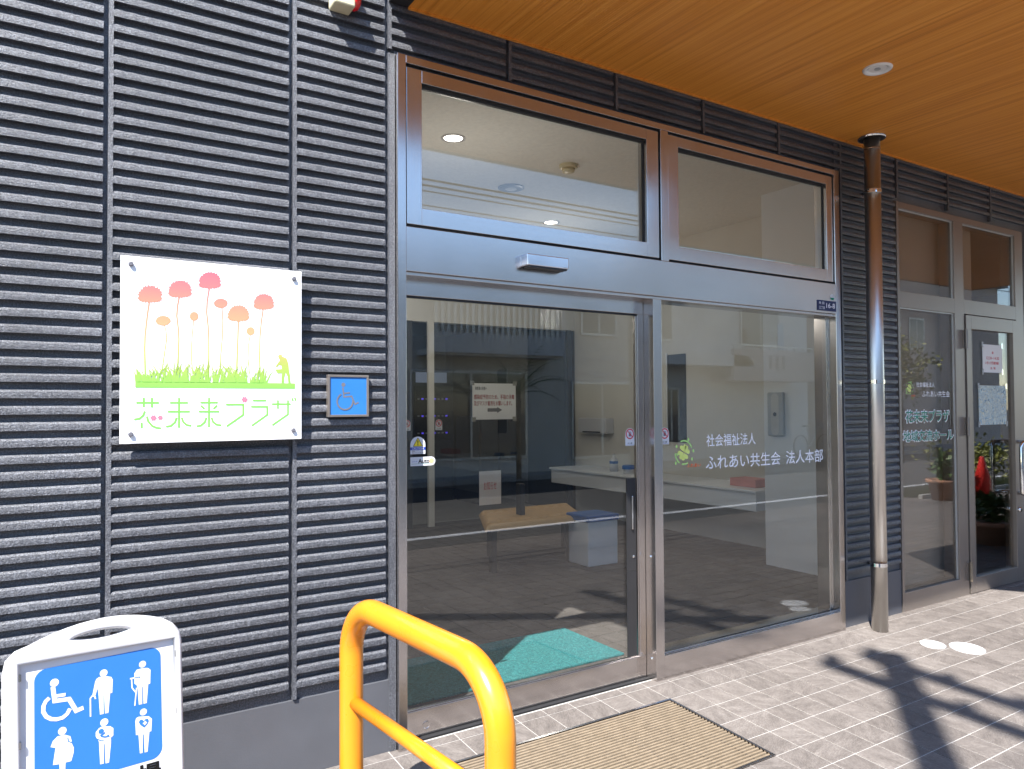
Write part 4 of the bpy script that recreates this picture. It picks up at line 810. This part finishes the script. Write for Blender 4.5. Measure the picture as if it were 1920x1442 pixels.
def flowerpot(lbl, x, y, r, h, z):
    t = thing('flower_pot', lbl, 'pot', (x, y, z)); MB().lathe([(r*.68, 0), (r*.92, h*.8), (r*1.08, h*.82), (r*1.08, h), (r*.96, h), (r*.92, h*.9)], (x, y, z), 28).build('pot', 'terra', t, True); MB().lathe([(r*.9, h*.86), (r*.2, h*.87)], (x, y, z), 24).build('soil', 'bark', t); return t
flowerpot('terracotta flower pot near the red cone', 9.85, -3.65, .24, .34, gz(9.85, -3.65)); leafy('pot_plant', 'spiky green plant growing in the terracotta pot', 'plant', 9.85, -3.65, .12, .25, .2, 260, .16, 'leaf')
cn = thing('traffic_cone', 'red traffic cone standing beside the grass strip', 'cone', (10.35, -3.3, gz(10.35, -3.3))); z = gz(10.35, -3.3); MB().lathe([(.19, .04), (.03, .68), (.025, .69)], (10.35, -3.3, z), 28).build('shell', 'cone', cn, True); box('base', 10.15, 10.55, -3.5, -3.1, z+.002, z+.04, 'black', cn, .008)
flowerpot('large round pot beside the second entrance, outside the frame', 5.75, -1.0, .30, .24, gz(5.75, -1.0)); leafy('potted_shrub', 'dark leafy shrub in the large round pot', 'shrub', 5.75, -1.0, .16, .24, .14, 420, .08, 'leaf', trunk=.12)
b = MB(); rnd = random.Random(3)
for i in range(5000):
    x, y = rnd.uniform(9.9, 14.8), rnd.uniform(-4.72, -4.05); h_ = rnd.uniform(.06, .2); z = gz(x, y); dx, dy = rnd.gauss(0, .03), rnd.gauss(0, .03); b.add([(x-.006, y, z), (x+.006, y, z), (x+dx, y+dy, z+h_)], [(0, 1, 2)])
tag(b.build('grass', 'leaf_y'), 'strip of green grass along the street edge', 'grass', kind='stuff'); box('grass_kerb', 9.8, 14.9, -4.04, -3.96, -.24, -.12, 'concrete', bevel=.01)['kind'] = 'structure'
leafy('garden_bush', 'loose yellow green bush beyond the red cone', 'bush', 12.6, -4.4, -.2, .8, .5, 900, .10, 'leaf_y'); leafy('street_tree', 'small yellow green tree across the street', 'tree', 17.2, -8.6+.0, 0, .9, .9, 1500, .12, 'leaf_y', trunk=-.2, cz=2.6)
# potted palm
pm = thing('palm', 'feathery dark green palm across the street', 'palm', (6.05, -10.45, -.15)); bx = MB(); rnd = random.Random(11)
for k in range(20):
    a = 2*math.pi*k/20+rnd.uniform(-.15, .15); el = rnd.uniform(.35, 1.25); Lf = rnd.uniform(1.0, 1.35); p = Vector((6.05, -10.45, 1.65)); d = Vector((math.cos(a)*math.cos(el), math.sin(a)*math.cos(el), math.sin(el))); pts = [p.copy()]
    for i in range(14): d = (d+Vector((0, 0, -.085))).normalized(); p = p+d*Lf/14; pts.append(p.copy())
    bx.tube(pts, [.009-.0005*i for i in range(15)], 5)
    for i in range(2, 15):
        dd = (pts[i]-pts[i-1]).normalized(); sd_ = dd.cross(Vector((0, 0, 1))).normalized()
        for s_ in (-1, 1):
            ll = .26*math.sin(math.pi*min(1, (i+1)/16)); tip = pts[i]+(sd_*s_*.8+dd*.55+Vector((0, 0, -.25))).normalized()*ll; bx.add([pts[i]-dd*.008, pts[i]+dd*.008, tip], [(0, 1, 2)])
bx.build('crown', 'leaf', pm); MB().tube([(6.05, -10.45, -.15), (6.06, -10.45, 1.66)], [.055, .045], 14).build('trunk', 'bark', pm, True)
# parked bicycle
bk = thing('bicycle', 'black city bicycle parked in front of the pink balcony', 'bicycle', (17, -11.2, -.15)); bz = .17
for wx in (16.4, 17.5):
    wv_ = MB().tube([(wx+.32*math.cos(2*math.pi*i/32), -11.2, bz+.32*math.sin(2*math.pi*i/32)) for i in range(33)], .02, 8, False).build('wheel', 'black', bk, True)
    sp2 = MB()
    for i in range(9): t_ = math.pi*i/9; sp2.tube([(wx+.31*math.cos(t_), -11.2, bz+.31*math.sin(t_)), (wx-.31*math.cos(t_), -11.2, bz-.31*math.sin(t_))], .002, 4)
    sp2.build('spokes', 'alu', wv_)
MB().tube([(17.5, -11.2, bz), (17.3, -11.2, .75), (16.85, -11.2, .17), (16.7, -11.2, .72)], .018, 8).build('frame', 'alu', bk, True); MB().tube([(16.4, -11.2, bz), (16.85, -11.2, .17)], .014, 8).build('chain_stay', 'alu', bk, True); MB().tube([(17.3, -11.2, .75), (17.24, -11.2, .9), (17.1, -11.45, .93)], .013, 8).build('handlebar', 'chrome', bk, True)
box('saddle', 16.55, 16.8, -11.27, -11.13, .74, .79, 'black', bk, .02); box('basket', 17.3, 17.6, -11.35, -11.05, .65, .85, 'grey_p', bk, .01)
